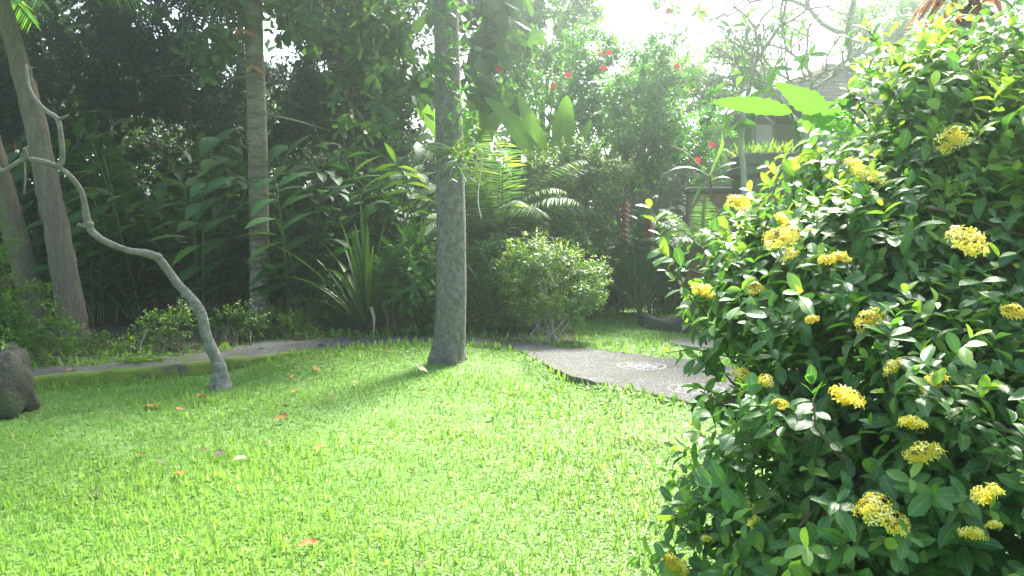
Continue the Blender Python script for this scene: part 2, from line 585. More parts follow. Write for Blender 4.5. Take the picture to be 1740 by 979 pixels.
def prism(mb, poly, z0, z1):
    """convex or x-monotone polygon given as (near edge, far edge) polylines -> slab"""
    near, far = poly
    n = len(near)
    V = [(x, y, z1) for x, y in near] + [(x, y, z1) for x, y in far] + [(x, y, z0) for x, y in near] + [(x, y, z0) for x, y in far]
    T = []
    for i in range(n - 1):
        T += [(i, i + 1, n + i + 1), (i, n + i + 1, n + i)]
        T += [(2 * n + i, i + 1, i), (2 * n + i, 2 * n + i + 1, i + 1)]
        T += [(n + i, n + i + 1, 3 * n + i), (n + i + 1, 3 * n + i + 1, 3 * n + i)]
    T += [(0, n, 2 * n), (n, 3 * n, 2 * n), (n - 1, 3 * n - 1, 2 * n - 1), (2 * n - 1, n - 1, 4 * n - 1), (n - 1, 3 * n - 1, 4 * n - 1)]
    mb.add(V, T)


# ------------------------------------------------------------------ terrain
PZ = 0.10
near_px = [(-260, 668), (-60, 652), (40, 645), (200, 632), (370, 615), (480, 603), (560, 595), (650, 588), (740, 583), (800, 585), (870, 593), (930, 620), (960, 640), (1050, 657), (1120, 672), (1200, 692), (1300, 722), (1400, 760)]
far_px = [(-260, 640), (-60, 630), (40, 626), (130, 622), (290, 606), (370, 598), (430, 583), (480, 577), (560, 575), (740, 571), (820, 574), (880, 581), (960, 590), (1060, 599), (1140, 608), (1240, 622), (1330, 640), (1420, 660)]
near_w = np.array([gnd(x, y, PZ)[:2] for x, y in near_px])
far_w = np.array([gnd(x, y, PZ)[:2] for x, y in far_px])
XS = np.linspace(-7.4, 4.6, 121)
YN = np.interp(XS, near_w[:, 0], near_w[:, 1])
YF = np.interp(XS, far_w[:, 0], far_w[:, 1])
# soften and roughen the edges
ker = np.array([1, 2, 3, 2, 1]) / 9.0
YN = np.convolve(np.pad(YN, 2, 'edge'), ker, 'valid') + rng.normal(0, 0.018, len(XS))
YF = np.convolve(np.pad(YF, 2, 'edge'), ker, 'valid') + rng.normal(0, 0.025, len(XS))
YF += 0.05 * np.sin(XS * 7.3) + 0.04 * np.sin(XS * 13.1 + 1)
YF = np.maximum(YF, YN + 0.25)


def ynear(x):
    return np.interp(x, XS, YN)


def yfar(x):
    return np.interp(x, XS, YF)


def sst(a, b, x):
    t = np.clip((x - a) / (b - a), 0, 1)
    return t * t * (3 - 2 * t)


def gz(x, y):
    x, y = np.asarray(x, float), np.asarray(y, float)
    m = 0.105 * sst(-3.3, -2.3, x) * (1 - sst(0.25, 0.75, x)) - 0.02 * (1 - sst(-3.1, -2.6, x)) + 0.078 * sst(0.5, 0.9, x)
    yn, yf = ynear(x), yfar(x)
    z_near = m * sst(yn - 1.5, yn - 0.05, y)
    mid = (yn + yf) / 2
    base = 0.015 * np.sin(x * 1.7 + 0.6) * np.sin(y * 1.3) * (y < yn)
    z = np.where(y < mid, np.minimum(z_near, 0.095), 0.085)
    return z + np.where(y > 40, 0, 1) * base


def inside_path(x, y, pad=0.0):
    main = (x > XS[0]) & (x < XS[-1]) & (y > ynear(x) - pad) & (y < yfar(x) + pad)
    s2 = ((x - SL[0]) / (SL[2] + pad)) ** 2 + ((y - SL[1]) / (SL[3] + pad)) ** 2 < 1
    return main | s2


s_a, s_b = gnd(1150, 592, PZ), gnd(1300, 588, PZ)
SL = ((s_a[0] + s_b[0]) / 2 + 0.15, 10.35, 0.75, 0.5)

gx = np.concatenate([[-190, -120, -70, -40, -25, -16, -12], np.arange(-9.5, 8.01, 0.2), [10, 14, 20, 30, 50, 90, 140, 190]])
gy = np.concatenate([[-190, -100, -50, -25, -12, -6, -3], np.arange(-1, 20.01, 0.15), [22, 26, 32, 45, 70, 120, 190]])
GX, GY = np.meshgrid(gx, gy)
GZ = gz(GX, GY)
nx, ny = len(gx), len(gy)
idx = np.arange(nx * ny).reshape(ny, nx)
q = np.stack([idx[:-1, :-1], idx[:-1, 1:], idx[1:, 1:], idx[1:, :-1]], -1).reshape(-1, 4)
g = MB().add(np.stack([GX, GY, GZ], -1), np.concatenate([q[:, [0, 1, 2]], q[:, [0, 2, 3]]]))
kind(g.build("ground", M['ground']), 'structure')

# planting bed soil sheet (4 mm above the ground sheet) behind the path
bx = np.linspace(-6.3, 0.9, 60)
byn = yfar(bx) + 0.05
V, T = [], []
for i, x in enumerate(bx):
    for j, s in enumerate((0, 0.12, 0.3, 0.6, 1)):
        y = byn[i] + s * (26 - byn[i])
        V.append((x - (0 if j == 0 else 0.06 * j * (bx[-1] - x) * 4 * s), y, 0.085 + 0.005 + 0.02 * (j > 0) * math.sin(i * 1.7 + j)**2))
for i in range(len(bx) - 1):
    for j in range(4):
        a = i * 5 + j
        T += [(a, a + 5, a + 6), (a, a + 6, a + 1)]
kind(MB().add(V, T).build("flower_bed", M['soil']), 'structure')

# path slab, stepping slab, kerb
mb = MB()
prism(mb, (np.stack([XS, YN + 0.02], 1), np.stack([XS, YF], 1)), -0.05, PZ)
path = kind(mb.build("path", M['path'], smooth=False), 'structure')
a = np.linspace(0, 2 * math.pi, 40, endpoint=False)
rr = 1 + 0.05 * np.sin(a * 3 + 1) + rng.normal(0, 0.012, 40)
V = [(SL[0], SL[1], PZ + 0.01)]
for z, k in ((PZ + 0.01, 0.97), (PZ - 0.005, 1.0), (-0.02, 1.0)):
    V += [(SL[0] + math.cos(t) * SL[2] * r * k, SL[1] + math.sin(t) * SL[3] * r * k, z) for t, r in zip(a, rr)]
T = []
for j in range(40):
    T.append((0, 1 + j, 1 + (j + 1) % 40))
    for r in (0, 1):
        p, q_ = 1 + 40 * r + j, 1 + 40 * r + (j + 1) % 40
        T += [(p, p + 40, q_ + 40), (p, q_ + 40, q_)]
kind(MB().add(V, T).build("path_slab", M['path'], smooth=False), 'structure')

mb = MB()
kw = 0.17 * (1 - sst(-2.8, -2.0, XS)) + 0.045
kz = PZ + 0.003 + 0.009 * (1 - sst(-2.6, -2.0, XS)) + rng.normal(0, 0.006, len(XS))
sec = []
for i, x in enumerate(XS):
    y0 = YN[i] - 0.012
    sec.append([(x, y0 - 0.015, -0.04), (x, y0 - 0.006, kz[i] - 0.03), (x, y0 + 0.02, kz[i]), (x, y0 + kw[i] * 0.7, kz[i] + 0.004), (x, y0 + kw[i], PZ - 0.02)])
ks = int(np.searchsorted(XS, -2.1))
for a_, b_, mt_ in ((0, ks + 1, 'moss'), (ks, len(XS), 'stone_dark')):
    V = np.array(sec[a_:b_]).reshape(-1, 3)
    T = []
    for i in range(b_ - a_ - 1):
        for j in range(4):
            p = i * 5 + j
            T += [(p, p + 5, p + 6), (p, p + 6, p + 1)]
    kind(MB().add(V, T).build("kerb", M[mt_]), 'structure')


# pebble flower medallions set in the path
def medallion(px, py, R):
    c = gnd(px, py, PZ)
    mb = MB()
    spots = []
    for k in range(1):
        r = R
        n = int(2 * math.pi * r / 0.03)
        spots += [(r * math.cos(t), r * math.sin(t)) for t in np.linspace(0, 2 * math.pi, n, endpoint=False)]
    for k in range(6):
        a0 = k * math.pi / 3 + 0.2
        for s in np.linspace(0, 1, 9):
            for sg in (-1, 1):
                r = R * (0.22 + 0.56 * s)
                w = R * 0.19 * math.sin(math.pi * s)
                spots.append((r * math.cos(a0) - sg * w * math.sin(a0), r * math.sin(a0) + sg * w * math.cos(a0)))
    for t in np.linspace(0, 6.28, 10, endpoint=False):
        spots.append((R * 0.15 * math.cos(t), R * 0.15 * math.sin(t)))
    for x, y in spots:
        x, y = x + random.gauss(0, 0.003), y + random.gauss(0, 0.003)
        r = random.uniform(0.010, 0.015)
        V = [(c[0] + x, c[1] + y, PZ + r * 0.6)]
        for z, k in ((0.45, 0.6), (-0.3, 1.0)):
            V += [(c[0] + x + r * k * math.cos(t), c[1] + y + r * k * math.sin(t), PZ + r * z) for t in np.arange(6) * math.pi / 3]
        T = []
        for j in range(6):
            T += [(0, 1 + j, 1 + (j + 1) % 6), (1 + j, 7 + j, 7 + (j + 1) % 6), (1 + j, 7 + (j + 1) % 6, 1 + (j + 1) % 6)]
        mb.add(V, T)
    mb.build("flower_medallion", M['pebble'], path, origin=(0, 0, 0))


medallion(1090, 622, 0.255)
medallion(1182, 661, 0.25)

# low dark stone step on the rear lawn
mb = MB()
p0, p1 = gnd(1092, 556, 0.085), gnd(1270, 580, 0.085)
n = 16
V, T = [], []
for i in range(n):
    s = i / (n - 1)
    c = p0 * (1 - s) + p1 * s
    w = 0.16 + 0.05 * math.sin(i * 2.1)
    h = 0.16 + 0.03 * math.sin(i * 1.3)
    V += [(c[0], c[1] - w, 0.03), (c[0], c[1] - w + 0.03, 0.085 + h - 0.03), (c[0], c[1] - w + 0.08, 0.085 + h), (c[0], c[1] + w * 3, 0.085 + h + 0.01), (c[0], c[1] + w * 3 + 0.1, 0.03)]
for i in range(n - 1):
    for j in range(4):
        p = i * 5 + j
        T += [(p, p + 5, p + 6), (p, p + 6, p + 1)]
T += [(0, 1, 4), (1, 2, 3), (1, 3, 4)]
k = (n - 1) * 5
T += [(k, k + 4, k + 1), (k + 1, k + 3, k + 2), (k + 1, k + 4, k + 3)]
tag(mb.add(V, T).build("stone_step", M['stone_dark'], origin=(p0 + p1) / 2), "low dark mossy stone step crossing the small rear lawn", "step")

# ------------------------------------------------------------------ lawn grass (stuff)
mb = MB()


def grass(n, x0, x1, y0, y1, ln, young=0.05, keep=None, tilt=0.75, wid=1.0):
    x = rng.uniform(x0, x1, n)
    y = rng.uniform(y0, y1, n)
    # keep only a generous wedge round the viewing direction
    ok = (np.abs(x) < 0.85 * y + 1.6) & ~inside_path(x, y, 0.0)
    if keep is not None:
        ok &= keep(x, y)
    thin = np.sin(x * 3.1 + 2 * np.sin(y * 2.3)) * np.sin(y * 4.3 + 1.5 * np.sin(x * 2.7 + 1)) + 0.5 * np.sin(x * 11 + 3 * np.sin(y * 7)) * np.sin(y * 13)
    ok &= rng.random(n) > np.clip(thin - 0.35, 0, 0.3)
    x, y = x[ok], y[ok]
    pn = 0.5 + 0.25 * np.sin(x * 2.1 + 1.3 * np.sin(y * 1.1)) + 0.25 * np.sin(y * 2.7 + 1.7 * np.sin(x * 1.9))
    z = gz(x, y) - 0.004
    m = len(x)
    a = rng.random(m) * 6.283
    f = np.stack([np.cos(a) * tilt, np.sin(a) * tilt, rng.uniform(0.0, 0.75, m) ** 1.35], 1)
    up = np.stack([-np.cos(a), -np.sin(a), np.full(m, 0.9)], 1) * -1
    up[:, 2] = 0.8
    size = ln * rng.uniform(0.5, 1.5, m) * (0.75 + 0.5 * pn)
    yg = np.where(rng.random(m) < young, rng.uniform(0.4, 1.0, m), 0.12 * pn * rng.random(m))
    scatter(mb, L_BLADE, np.stack([x, y, z], 1), f, up, size, np.clip(rng.random(m) * 0.7 + 0.35 * pn, 0, 1), yg, wid * rng.uniform(0.5, 1.45, m))


lawn_keep = lambda x, y: y < ynear(x)
grass(860000, -5.6, 3.4, 2.3, 6.4, 0.046, 0.06, lambda x, y: lawn_keep(x, y) & (rng.random(len(x)) > sst(3.6, 6.4, y)), wid=0.85)
grass(640000, -8.2, 4.6, 3.6, 10.6, 0.044, 0.05, lambda x, y: lawn_keep(x, y) & (rng.random(len(x)) < sst(3.4, 6.4, y)), wid=1.2)
rear = lambda x, y: (y > yfar(x)) & (x > 0.55 + 0.25 * np.sin(y))
grass(150000, 0.2, 8.5, 8.2, 18.5, 0.06, 0.04, rear, wid=1.8)
ffr = lambda x, y: (y > yfar(x) - 0.02) & (y < yfar(x) + 0.07)
grass(130000, -5.5, 2.4, 7.0, 11.6, 0.065, 0.04, ffr, wid=1.8)
left = lambda x, y: (y > yfar(x)) & (x < 0.75) & (y < yfar(x) + 0.25 + 0.9 * rng.random(len(x)) ** 2)
grass(52000, -8.6, 0.9, 8.0, 12.6, 0.10, 0.03, left, wid=1.8)
# ragged longer grass creeping over the kerb and round the trunks
fringe = lambda x, y: (np.abs(y - ynear(x) + 0.06) < 0.10) & ((x > -2.7) | (y < ynear(x) - 0.07))
grass(220000, -5.5, 2.4, 6.0, 10.8, 0.075, 0.03, fringe, wid=1.8)
# creeping clover-like leaves among the blades, thickest in the shaded back of the lawn
n = 45000
x, y = rng.uniform(-7, 2.5, n), rng.uniform(3, 10.6, n)
ok = (y < ynear(x) - 0.02) & (np.abs(x) < 0.8 * y + 1) & (rng.random(n) < 0.015 + 0.7 * sst(6.0, 8.0, y) * (0.35 + 0.65 * (x < -0.5)))
x, y = x[ok], y[ok]
m = len(x)
scatter(mb, L_OVAL, np.stack([x, y, gz(x, y) + rng.uniform(.01, .035, m)], 1), rnd_dirs(m) * [1, 1, .35], np.array([0, 0, 1.0]) + rng.normal(0, .3, (m, 3)), rng.uniform(.014, .028, m), None, (rng.random(m) < .05) * .6, 1.9)
kind(mb.build("grass", M['grass']), 'stuff')

# dry patch and weeds
def tuft(name, label, cat, px, py, n, R, ln, mat, z=0.0, tpl=L_BLADE, wid=1.0, upz=(0.2, 1.0)):
    c = gnd(px, py, z)
    c[2] = float(gz(c[0], c[1]))
    mb = MB()
    r = R * np.sqrt(rng.random(n))
    a = rng.random(n) * 6.283
    p = np.stack([c[0] + r * np.cos(a), c[1] + r * np.sin(a), np.full(n, c[2])], 1)
    b = rng.random(n) * 6.283
    f = np.stack([np.cos(b), np.sin(b), rng.uniform(*upz, n)], 1)
    scatter(mb, tpl, p, f, np.array([0, 0, 1.0]) + rng.normal(0, 0.2, (n, 3)), ln * rng.uniform(0.6, 1.3, n), None, (rng.random(n) < 0.15) * 0.7, wid)
    return tag(mb.build(name, mat, origin=c), label, cat)


tuft("dry_grass_patch", "brown patch of dry grass on the lawn below the path edge", "grass patch", 1088, 758, 170, 0.19, 0.06, M['dry_grass'])
tuft("dry_grass_patch", "small brownish bare patch of grass below the scattered leaves", "grass patch", 160, 850, 90, 0.16, 0.05, M['dry_grass'])

# ------------------------------------------------------------------ trees and plants
def limb_path(a, b, sag=0.0, n=5, wob=0.08):
    a, b = np.asarray(a, float), np.asarray(b, float)
    L = np.linalg.norm(b - a)
    s = np.linspace(0, 1, n)[:, None]
    p = a + (b - a) * s + np.array([0, 0, 1.0]) * sag * L * np.sin(math.pi * s)
    p[1:-1] += rng.normal(0, wob * L * 0.35, (n - 2, 3))
    return p


def lobe_points(lobes, n, shell=(0.55, 1.0), clump=None):
    """n points and outward directions spread through the shells of ellipsoid lobes, gathered in clumps"""
    wts = np.array([l[1][0] * l[1][2] + l[1][1] * l[1][2] + l[1][0] * l[1][1] for l in lobes])
    pick = rng.choice(len(lobes), n, p=wts / wts.sum())
    C = np.array([l[0] for l in lobes])[pick]
    R = np.array([l[1] for l in lobes])[pick]
    if clump:
        cd = rnd_dirs(clump * len(lobes)).reshape(len(lobes), clump, 3)
        cr = rng.uniform(shell[0], shell[1], (len(lobes), clump))
        j = rng.integers(0, clump, n)
        d = unit(cd[pick, j] + rng.normal(0, 0.22, (n, 3)))
        r = np.clip(cr[pick, j] + rng.normal(0, 0.06, n), 0.2, 1.08)
    else:
        d = rnd_dirs(n)
        r = rng.uniform(shell[0], shell[1], n)
    return C + R * d * r[:, None], unit(d * R)


def foliage(root, lobes, n, K, L, leaf, tpl, mat, name="crown", shell=(0.5, 1.0), clump=None, upb=0.3, spread=55, droop=0.1, young_p=0.25, young_tip=0.7, opposite=False, zmin=0.05, wid=1.0, outw=0.8):
    p, d = lobe_points(lobes, n, shell, clump)
    d = d * outw + np.array([0, 0, upb]) + rng.normal(0, 0.35, p.shape)
    ok = p[:, 2] > zmin
    mb = MB()
    shoots(mb, p[ok], d[ok], L * rng.uniform(0.7, 1.3, ok.sum()), K, leaf, tpl, opposite, spread, droop, young_p, young_tip, wid=wid)
    mb.build(name, mat, root)
    return p[ok]


def stems(root, base, targets, r0, r1, mat, name="stems", spread=0.1, wob=0.1, sides=5, sag=0.0):
    mb = MB()
    for t in targets:
        b = np.asarray(base) + np.array([random.gauss(0, spread), random.gauss(0, spread), 0])
        p = limb_path(b, t, sag, 6, wob)
        tube(mb, p, np.linspace(r0, r1, 6), sides)
    return mb.build(name, mat, root)


def shrub(name, label, cat, base, lobes, n, K, L, leaf, tpl, mat, nst=8, r0=0.02, stem_mat=None, group=None, **kw):
    root = thing(name, label, cat, base, group)
    pts = foliage(root, lobes, n, K, L, leaf, tpl, mat, name="foliage", **kw)
    tg = pts[rng.choice(len(pts), min(nst, len(pts)), replace=False)]
    stems(root, base, tg, r0, r0 * 0.35, stem_mat or M['twig'])
    return root


def tree(name, label, base, top, r0, lobes, n, K, L, leaf, tpl, mat, bark, nlimb=10, cat="tree", group=None, fork=0.7, **kw):
    root = thing(name, label, cat, base, group)
    base, top = np.asarray(base, float), np.asarray(top, float)
    mb = MB()
    p = limb_path(base, top, 0, 9, 0.02)
    r = np.linspace(r0, r0 * 0.45, 9)
    r[0] *= 1.35
    tube(mb, p, r, 12, 0.03, sub=3)
    mb.build("trunk", bark, root)
    pts = foliage(root, lobes, n, K, L, leaf, tpl, mat, **kw)
    mb = MB()
    for t in pts[rng.choice(len(pts), nlimb, replace=False)]:
        s = base + (top - base) * random.uniform(fork, 1.0)
        tube(mb, limb_path(s, t, 0.08, 7, 0.1), np.linspace(r0 * 0.32, 0.008, 7), 6)
    mb.build("limbs", bark, root)
    return root


def E(px, py, Y, rx, ry, rz):
    return (at(px, py, Y), np.array([rx, ry, rz], float))


# ---- the slender bare frangipani bending over the lawn
def slender():
    pts = [(375, 658, 7.8), (374, 640, 7.8), (371, 618, 7.78), (352, 575, 7.75), (338, 525, 7.7), (300, 480, 7.65), (266, 437, 7.6), (215, 425, 7.55), (170, 405, 7.5), (150, 381, 7.5), (140, 330, 7.45), (120, 300, 7.4), (98, 283, 7.35)]
    rad = [21, 15, 11.5, 9.5, 9.2, 7.5, 7.5, 6, 6.2, 7, 5.2, 4.8, 5]
    P = [at(*p) for p in pts]
    P[0][2] = -0.03
    root = thing("frangipani_tree", "slender bare crooked tree bending left above the lawn", "tree", P[1] * np.array([1, 1, 0]))
    mb = MB()
    tube(mb, P, np.array(rad) * np.linspace(1, .85, 13) * 7.6 / F, 14, 0.05, sub=5)
    for kx, ky, kr, kY in ((266, 436, 9, 7.6), (150, 381, 8.5, 7.5), (338, 528, 10.5, 7.7), (371, 618, 12, 7.78)):
        c = at(kx, ky, kY)
        tube(mb, [c + np.array([0, 0, -0.035]), c + np.array([0, 0, -0.015]), c + np.array([0.0, 0, 0.015]), c + np.array([0, 0, 0.035])], np.array([0.55, 1, 1, 0.5]) * kr * 7.6 / F, 9)
    mb.build("trunk", M['bark_smooth'], root)
    brs = [([(98, 283, 7.35), (70, 274, 7.3), (42, 271, 7.25), (22, 281, 7.2), (2, 291, 7.2), (-30, 285, 7.15), (-60, 262, 7.1)], [5, 4.5, 4.2, 3.8, 3.8, 3.2, 3]),
           ([(98, 285, 7.35), (106, 270, 7.35), (104, 235, 7.35), (98, 203, 7.35), (78, 188, 7.4), (60, 168, 7.45), (48, 143, 7.5), (44, 110, 7.5)], [5, 4.6, 4.2, 4, 3.6, 3.3, 3, 2.2]),
           ([(46, 271, 7.25), (44, 260, 7.22), (41, 252, 7.2)], [4, 3.4, 3.6]),
           ([(98, 203, 7.35), (108, 200, 7.3), (116, 196, 7.25)], [3.4, 2.4, 1.6]),
           ([(150, 383, 7.5), (142, 384, 7.47), (131, 381, 7.45)], [5, 3.5, 3]),
           ([(42, 272, 7.25), (43, 300, 7.2), (41, 330, 7.2)], [2, 1.6, 1.4]),
           ([(2, 291, 7.2), (-6, 280, 7.2), (-20, 262, 7.2)], [3.2, 2.8, 2.4])]
    for p, r in brs:
        mb = MB()
        tube(mb, [at(*q) for q in p], np.array(r) * 7.4 / F, 8, 0.04, sub=3)
        mb.build("branch", M['bark_smooth'], root)
    return root


slender()


# ---- trees whose trunks stand in the picture
def trunk_tube(root, pts, rad_px, mat, sides=22, jit=0.009, sub=6, flare=True):
    P = [at(*p) for p in pts]
    P[0][2] = min(P[0][2], -0.02)
    R = np.array([r * p[2] / F for r, p in zip(rad_px, pts)])
    mb = MB()
    tube(mb, P, R, sides, jit, sub=sub)
    return mb.build("trunk", mat, root), P


# big grey trunk
base = gnd(763, 605, 0.09)
YB = base[1]
big = thing("shade_tree", "large grey mottled tree trunk standing alone at the lawn edge", "tree", base * np.array([1, 1, 0]))
_, P = trunk_tube(big, [(760, 622, YB), (762, 596, YB), (765, 560, YB), (767, 450, YB), (765, 300, YB + .02), (761, 150, YB + .05), (757, 0, YB + .05), (752, -150, YB), (740, -330, YB), (730, -460, YB)],
                   [31, 28, 26.5, 25.5, 24, 22, 20.5, 19, 14, 7], M['bark_grey'])
mb = MB()
for dx, dy, L in ((-0.2, -0.10, 0.2), (0.06, -0.22, 0.22), (0.17, 0.05, 0.2), (-0.12, 0.18, 0.2)):
    c = base * np.array([1, 1, 0])
    tube(mb, [c + np.array([dx * .3, dy * .3, 0.42]), c + np.array([dx * .62, dy * .62, 0.2]), c + np.array([dx * 1.05, dy * 1.05, -0.03])], [0.05, 0.075, 0.05], 8, 0.05, sub=3)
mb.build("root_flare", M['bark_grey'], big)
top = at(752, -150, YB)
lob = [(top + np.array(o), np.array(r)) for o, r in (((-1.7, 1.0, 1.7), (1.3, 1.3, .8)), ((-.6, 1.4, 2.6), (1.2, 1.2, .7)), ((-1.4, .2, 2.6), (1.1, 1.1, .7)))]
pts = foliage(big, lob, 450, 10, 0.32, 0.15, L_OVAL, M['almond'], clump=26, young_p=0.3)
mb = MB()
for t in pts[rng.choice(len(pts), 16, replace=False)]:
    s = at(752, -150, YB) + (at(735, -400, YB) - at(752, -150, YB)) * random.random()
    tube(mb, limb_path(s, t, 0.1, 7, 0.08), np.linspace(0.07, 0.01, 7), 7)
mb.build("limbs", M['bark_grey'], big)

# banded almond tree behind the bed
YA = 12.2
base = at(441, 555, YA)
base[2] = 0.09
alm = thing("almond_tree", "slim brown banded tree trunk rising from dark ginger bed, orange leaves above", "tree", base)
trunk_tube(alm, [(441, 575, YA), (441, 545, YA), (441, 450, YA), (439, 300, YA), (436, 190, YA), (432, 80, YA), (430, -30, YA), (428, -200, YA), (424, -330, YA)],
           [20, 17, 16.5, 16, 16, 15, 14.5, 12, 7], M['bark_pale'], 18)
lob = [E(300, -160, 12.6, 1.6, 1.6, .9), E(520, -110, 12.2, 1.5, 1.5, .8), E(650, -60, 11.6, 1.1, 1.1, .75), E(430, -280, 13, 1.6, 1.6, .9),
       E(560, 25, 11.6, .75, .8, .42), E(690, 75, 11.0, .62, .7, .75), E(640, 160, 11.3, .55, .6, .5), E(430, -10, 12.0, .8, .8, .32), E(360, 75, 12.3, .4, .4, .25)]
pts = foliage(alm, lob, 1150, 9, 0.38, 0.19, L_OBOV, M['almond'], clump=20, upb=0.1, droop=0.35, young_p=0.4, spread=65)
mb = MB()
for t in pts[rng.choice(len(pts), 26, replace=False)]:
    s = at(431, -60, YA) + (at(426, -300, YA) - at(431, -60, YA)) * random.random()
    if t[2] < 4.2:
        s = at(433, random.uniform(-60, 90), YA)
    tube(mb, limb_path(s, t, 0.06, 7, 0.08), np.linspace(0.045, 0.008, 7), 6)
tube(mb, [at(436, 128, YA), at(400, 132, 12.1), at(340, 127, 12.0), at(270, 130, 11.9)], [.02, .014, .009, .004], 6, sub=3)
tube(mb, [at(440, 190, YA), at(470, 198, 12.1), at(510, 207, 12.1), at(560, 222, 12.0)], [.022, .016, .011, .004], 6, sub=3)
mb.build("limbs", M['bark_pale'], alm)
for px, py, Y in ((428, 112, 11.95), (410, 50, 11.9), (504, 24, 12.0), (390, 12, 12.2)):
    mb = MB()
    c = at(px, py, Y)
    scatter(mb, L_OBOV, np.array([c, c + [0.02, 0, 0.02]]), np.array([[1, -.3, -.4], [-.5, -.4, -.6]]), np.array([[.1, -.8, .8], [.2, -.7, .8]]), np.array([.2, .15]))
    o = mb.build("old_leaf", M['dead_orange'], alm)

# two old leaning trunks, far left
base = gnd(128, 585, 0.085)
Y1 = base[1]
lt = thing("leaning_tree", "fibrous brown trunk leaning left, behind the bare crooked tree", "tree", base, None)
trunk_tube(lt, [(130, 600, Y1), (127, 575, Y1), (116, 500, Y1), (98, 400, Y1), (80, 310, Y1), (58, 200, Y1 + .1), (36, 120, Y1 + .2), (14, 40, Y1 + .3), (-20, -80, Y1 + .4), (-60, -220, Y1 + .5)],
           [29, 25, 22, 19.5, 18, 16.5, 15, 13, 10, 6], M['bark_fibre'], 24, 0.05)
lob = [E(-120, -220, 11, 1.7, 1.7, 1.0), E(60, -260, 11.5, 1.5, 1.6, .9), E(200, -120, 11.3, 1.2, 1.2, .6), E(-200, -60, 11.0, 1.2, 1.2, .8)]
pts = foliage(lt, lob, 1300, 11, 0.3, 0.11, L_OVAL, M['dark'], clump=24)
mb = MB()
for t in pts[rng.choice(len(pts), 18, replace=False)]:
    s = at(14, 40, Y1 + .3) + (at(-60, -220, Y1 + .5) - at(14, 40, Y1 + .3)) * random.random()
    tube(mb, limb_path(s, t, 0.06, 7, 0.08), np.linspace(0.05, 0.008, 7), 6)
mb.build("limbs", M['bark_fibre'], lt)
Y2 = 12.2
base = at(62, 545, Y2)
base[2] = 0.085
lt2 = thing("leaning_tree", "reddish brown leaning trunk with its foot hidden by the low leafy bush", "tree", base)
trunk_tube(lt2, [(66, 565, Y2), (58, 520, Y2), (40, 450, Y2), (18, 370, Y2), (0, 300, Y2), (-26, 200, Y2), (-60, 80, Y2), (-110, -100, Y2)],
           [26, 22, 20, 18, 17, 15, 12, 6], M['bark_fibre'], 20, 0.05)
lob = [E(-150, -140, 12.4, 1.6, 1.6, 1.2), E(-60, 30, 12.6, .9, .9, .6)]
pts = foliage(lt2, lob, 700, 11, 0.3, 0.11, L_OVAL, M['dark'], clump=24)

# ---- far-off wood that closes the view, one mass
mb = MB()
n = 8000
th = rng.uniform(-1.25, 1.25, n)
R = rng.uniform(23, 29, n)
hh = (4.2 + 0.9 * np.sin(th * 9) + 0.6 * np.sin(th * 23 + 1)) * np.where(th < -0.02, 1.5, 0.8)
p = np.stack([R * np.sin(th), R * np.cos(th), rng.random(n) ** 0.8 * hh], 1)
shoots(mb, p, rnd_dirs(n) + np.array([0, -0.4, 0.4]), 0.8, 8, 0.42, L_DIAMOND, spread=60, droop=0.2, wid=1.2)
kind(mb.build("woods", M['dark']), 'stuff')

# undergrowth filling the shade between the bed plants, one mass
mb = MB()
n = 6000
x = rng.uniform(-13, 6.5, n)
y = rng.uniform(15.6, 23, n)
shoots(mb, np.stack([x, y, 0.08 + rng.random(n) ** 1.3 * np.where(x < .5, 2.3, 1.2)], 1), rnd_dirs(n) + [0, -.3, .6], 0.45, 8, 0.26, L_OVAL, spread=60, droop=0.2)
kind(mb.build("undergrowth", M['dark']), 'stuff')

# ---- dark trees behind the left beds
def back_tree(label, px, Y, top_py, lobes, n, leaf, mat, name="evergreen_tree", tpl=L_DIAMOND, r0=0.12, **kw):
    base = at(px, 500, Y)
    base[2] = 0.08
    tp = at(px + random.uniform(-30, 30), top_py, Y)
    kw.setdefault('clump', 30)
    return tree(name, label, base, tp, r0, [E(*l) for l in lobes], n, 12, 0.34, leaf, tpl, mat, M['twig'], nlimb=14, fork=0.35, group="trees closing the back of the garden", **kw)


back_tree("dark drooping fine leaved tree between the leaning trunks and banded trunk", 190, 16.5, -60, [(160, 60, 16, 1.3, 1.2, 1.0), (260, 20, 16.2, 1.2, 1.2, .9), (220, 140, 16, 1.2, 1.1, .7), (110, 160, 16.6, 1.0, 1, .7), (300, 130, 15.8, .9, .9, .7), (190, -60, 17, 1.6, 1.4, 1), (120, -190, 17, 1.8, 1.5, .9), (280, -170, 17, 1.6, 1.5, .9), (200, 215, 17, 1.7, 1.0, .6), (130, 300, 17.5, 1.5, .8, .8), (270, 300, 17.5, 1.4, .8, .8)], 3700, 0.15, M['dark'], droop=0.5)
back_tree("dark fine leaved tree directly behind the slim banded trunk", 420, 17.5, -30, [(330, 40, 17, .7, 1.0, .8), (345, 150, 17, .75, 1, .8), (455, 160, 17, 1.1, 1.0, .55), (440, -50, 17.5, 1.4, 1.2, .8), (410, 225, 16.6, 1.2, 1.1, .4), (380, 310, 17.5, 1.4, .8, .8), (440, -180, 17.5, 1.7, 1.5, .9)], 2500, 0.14, M['dark'], droop=0.4)
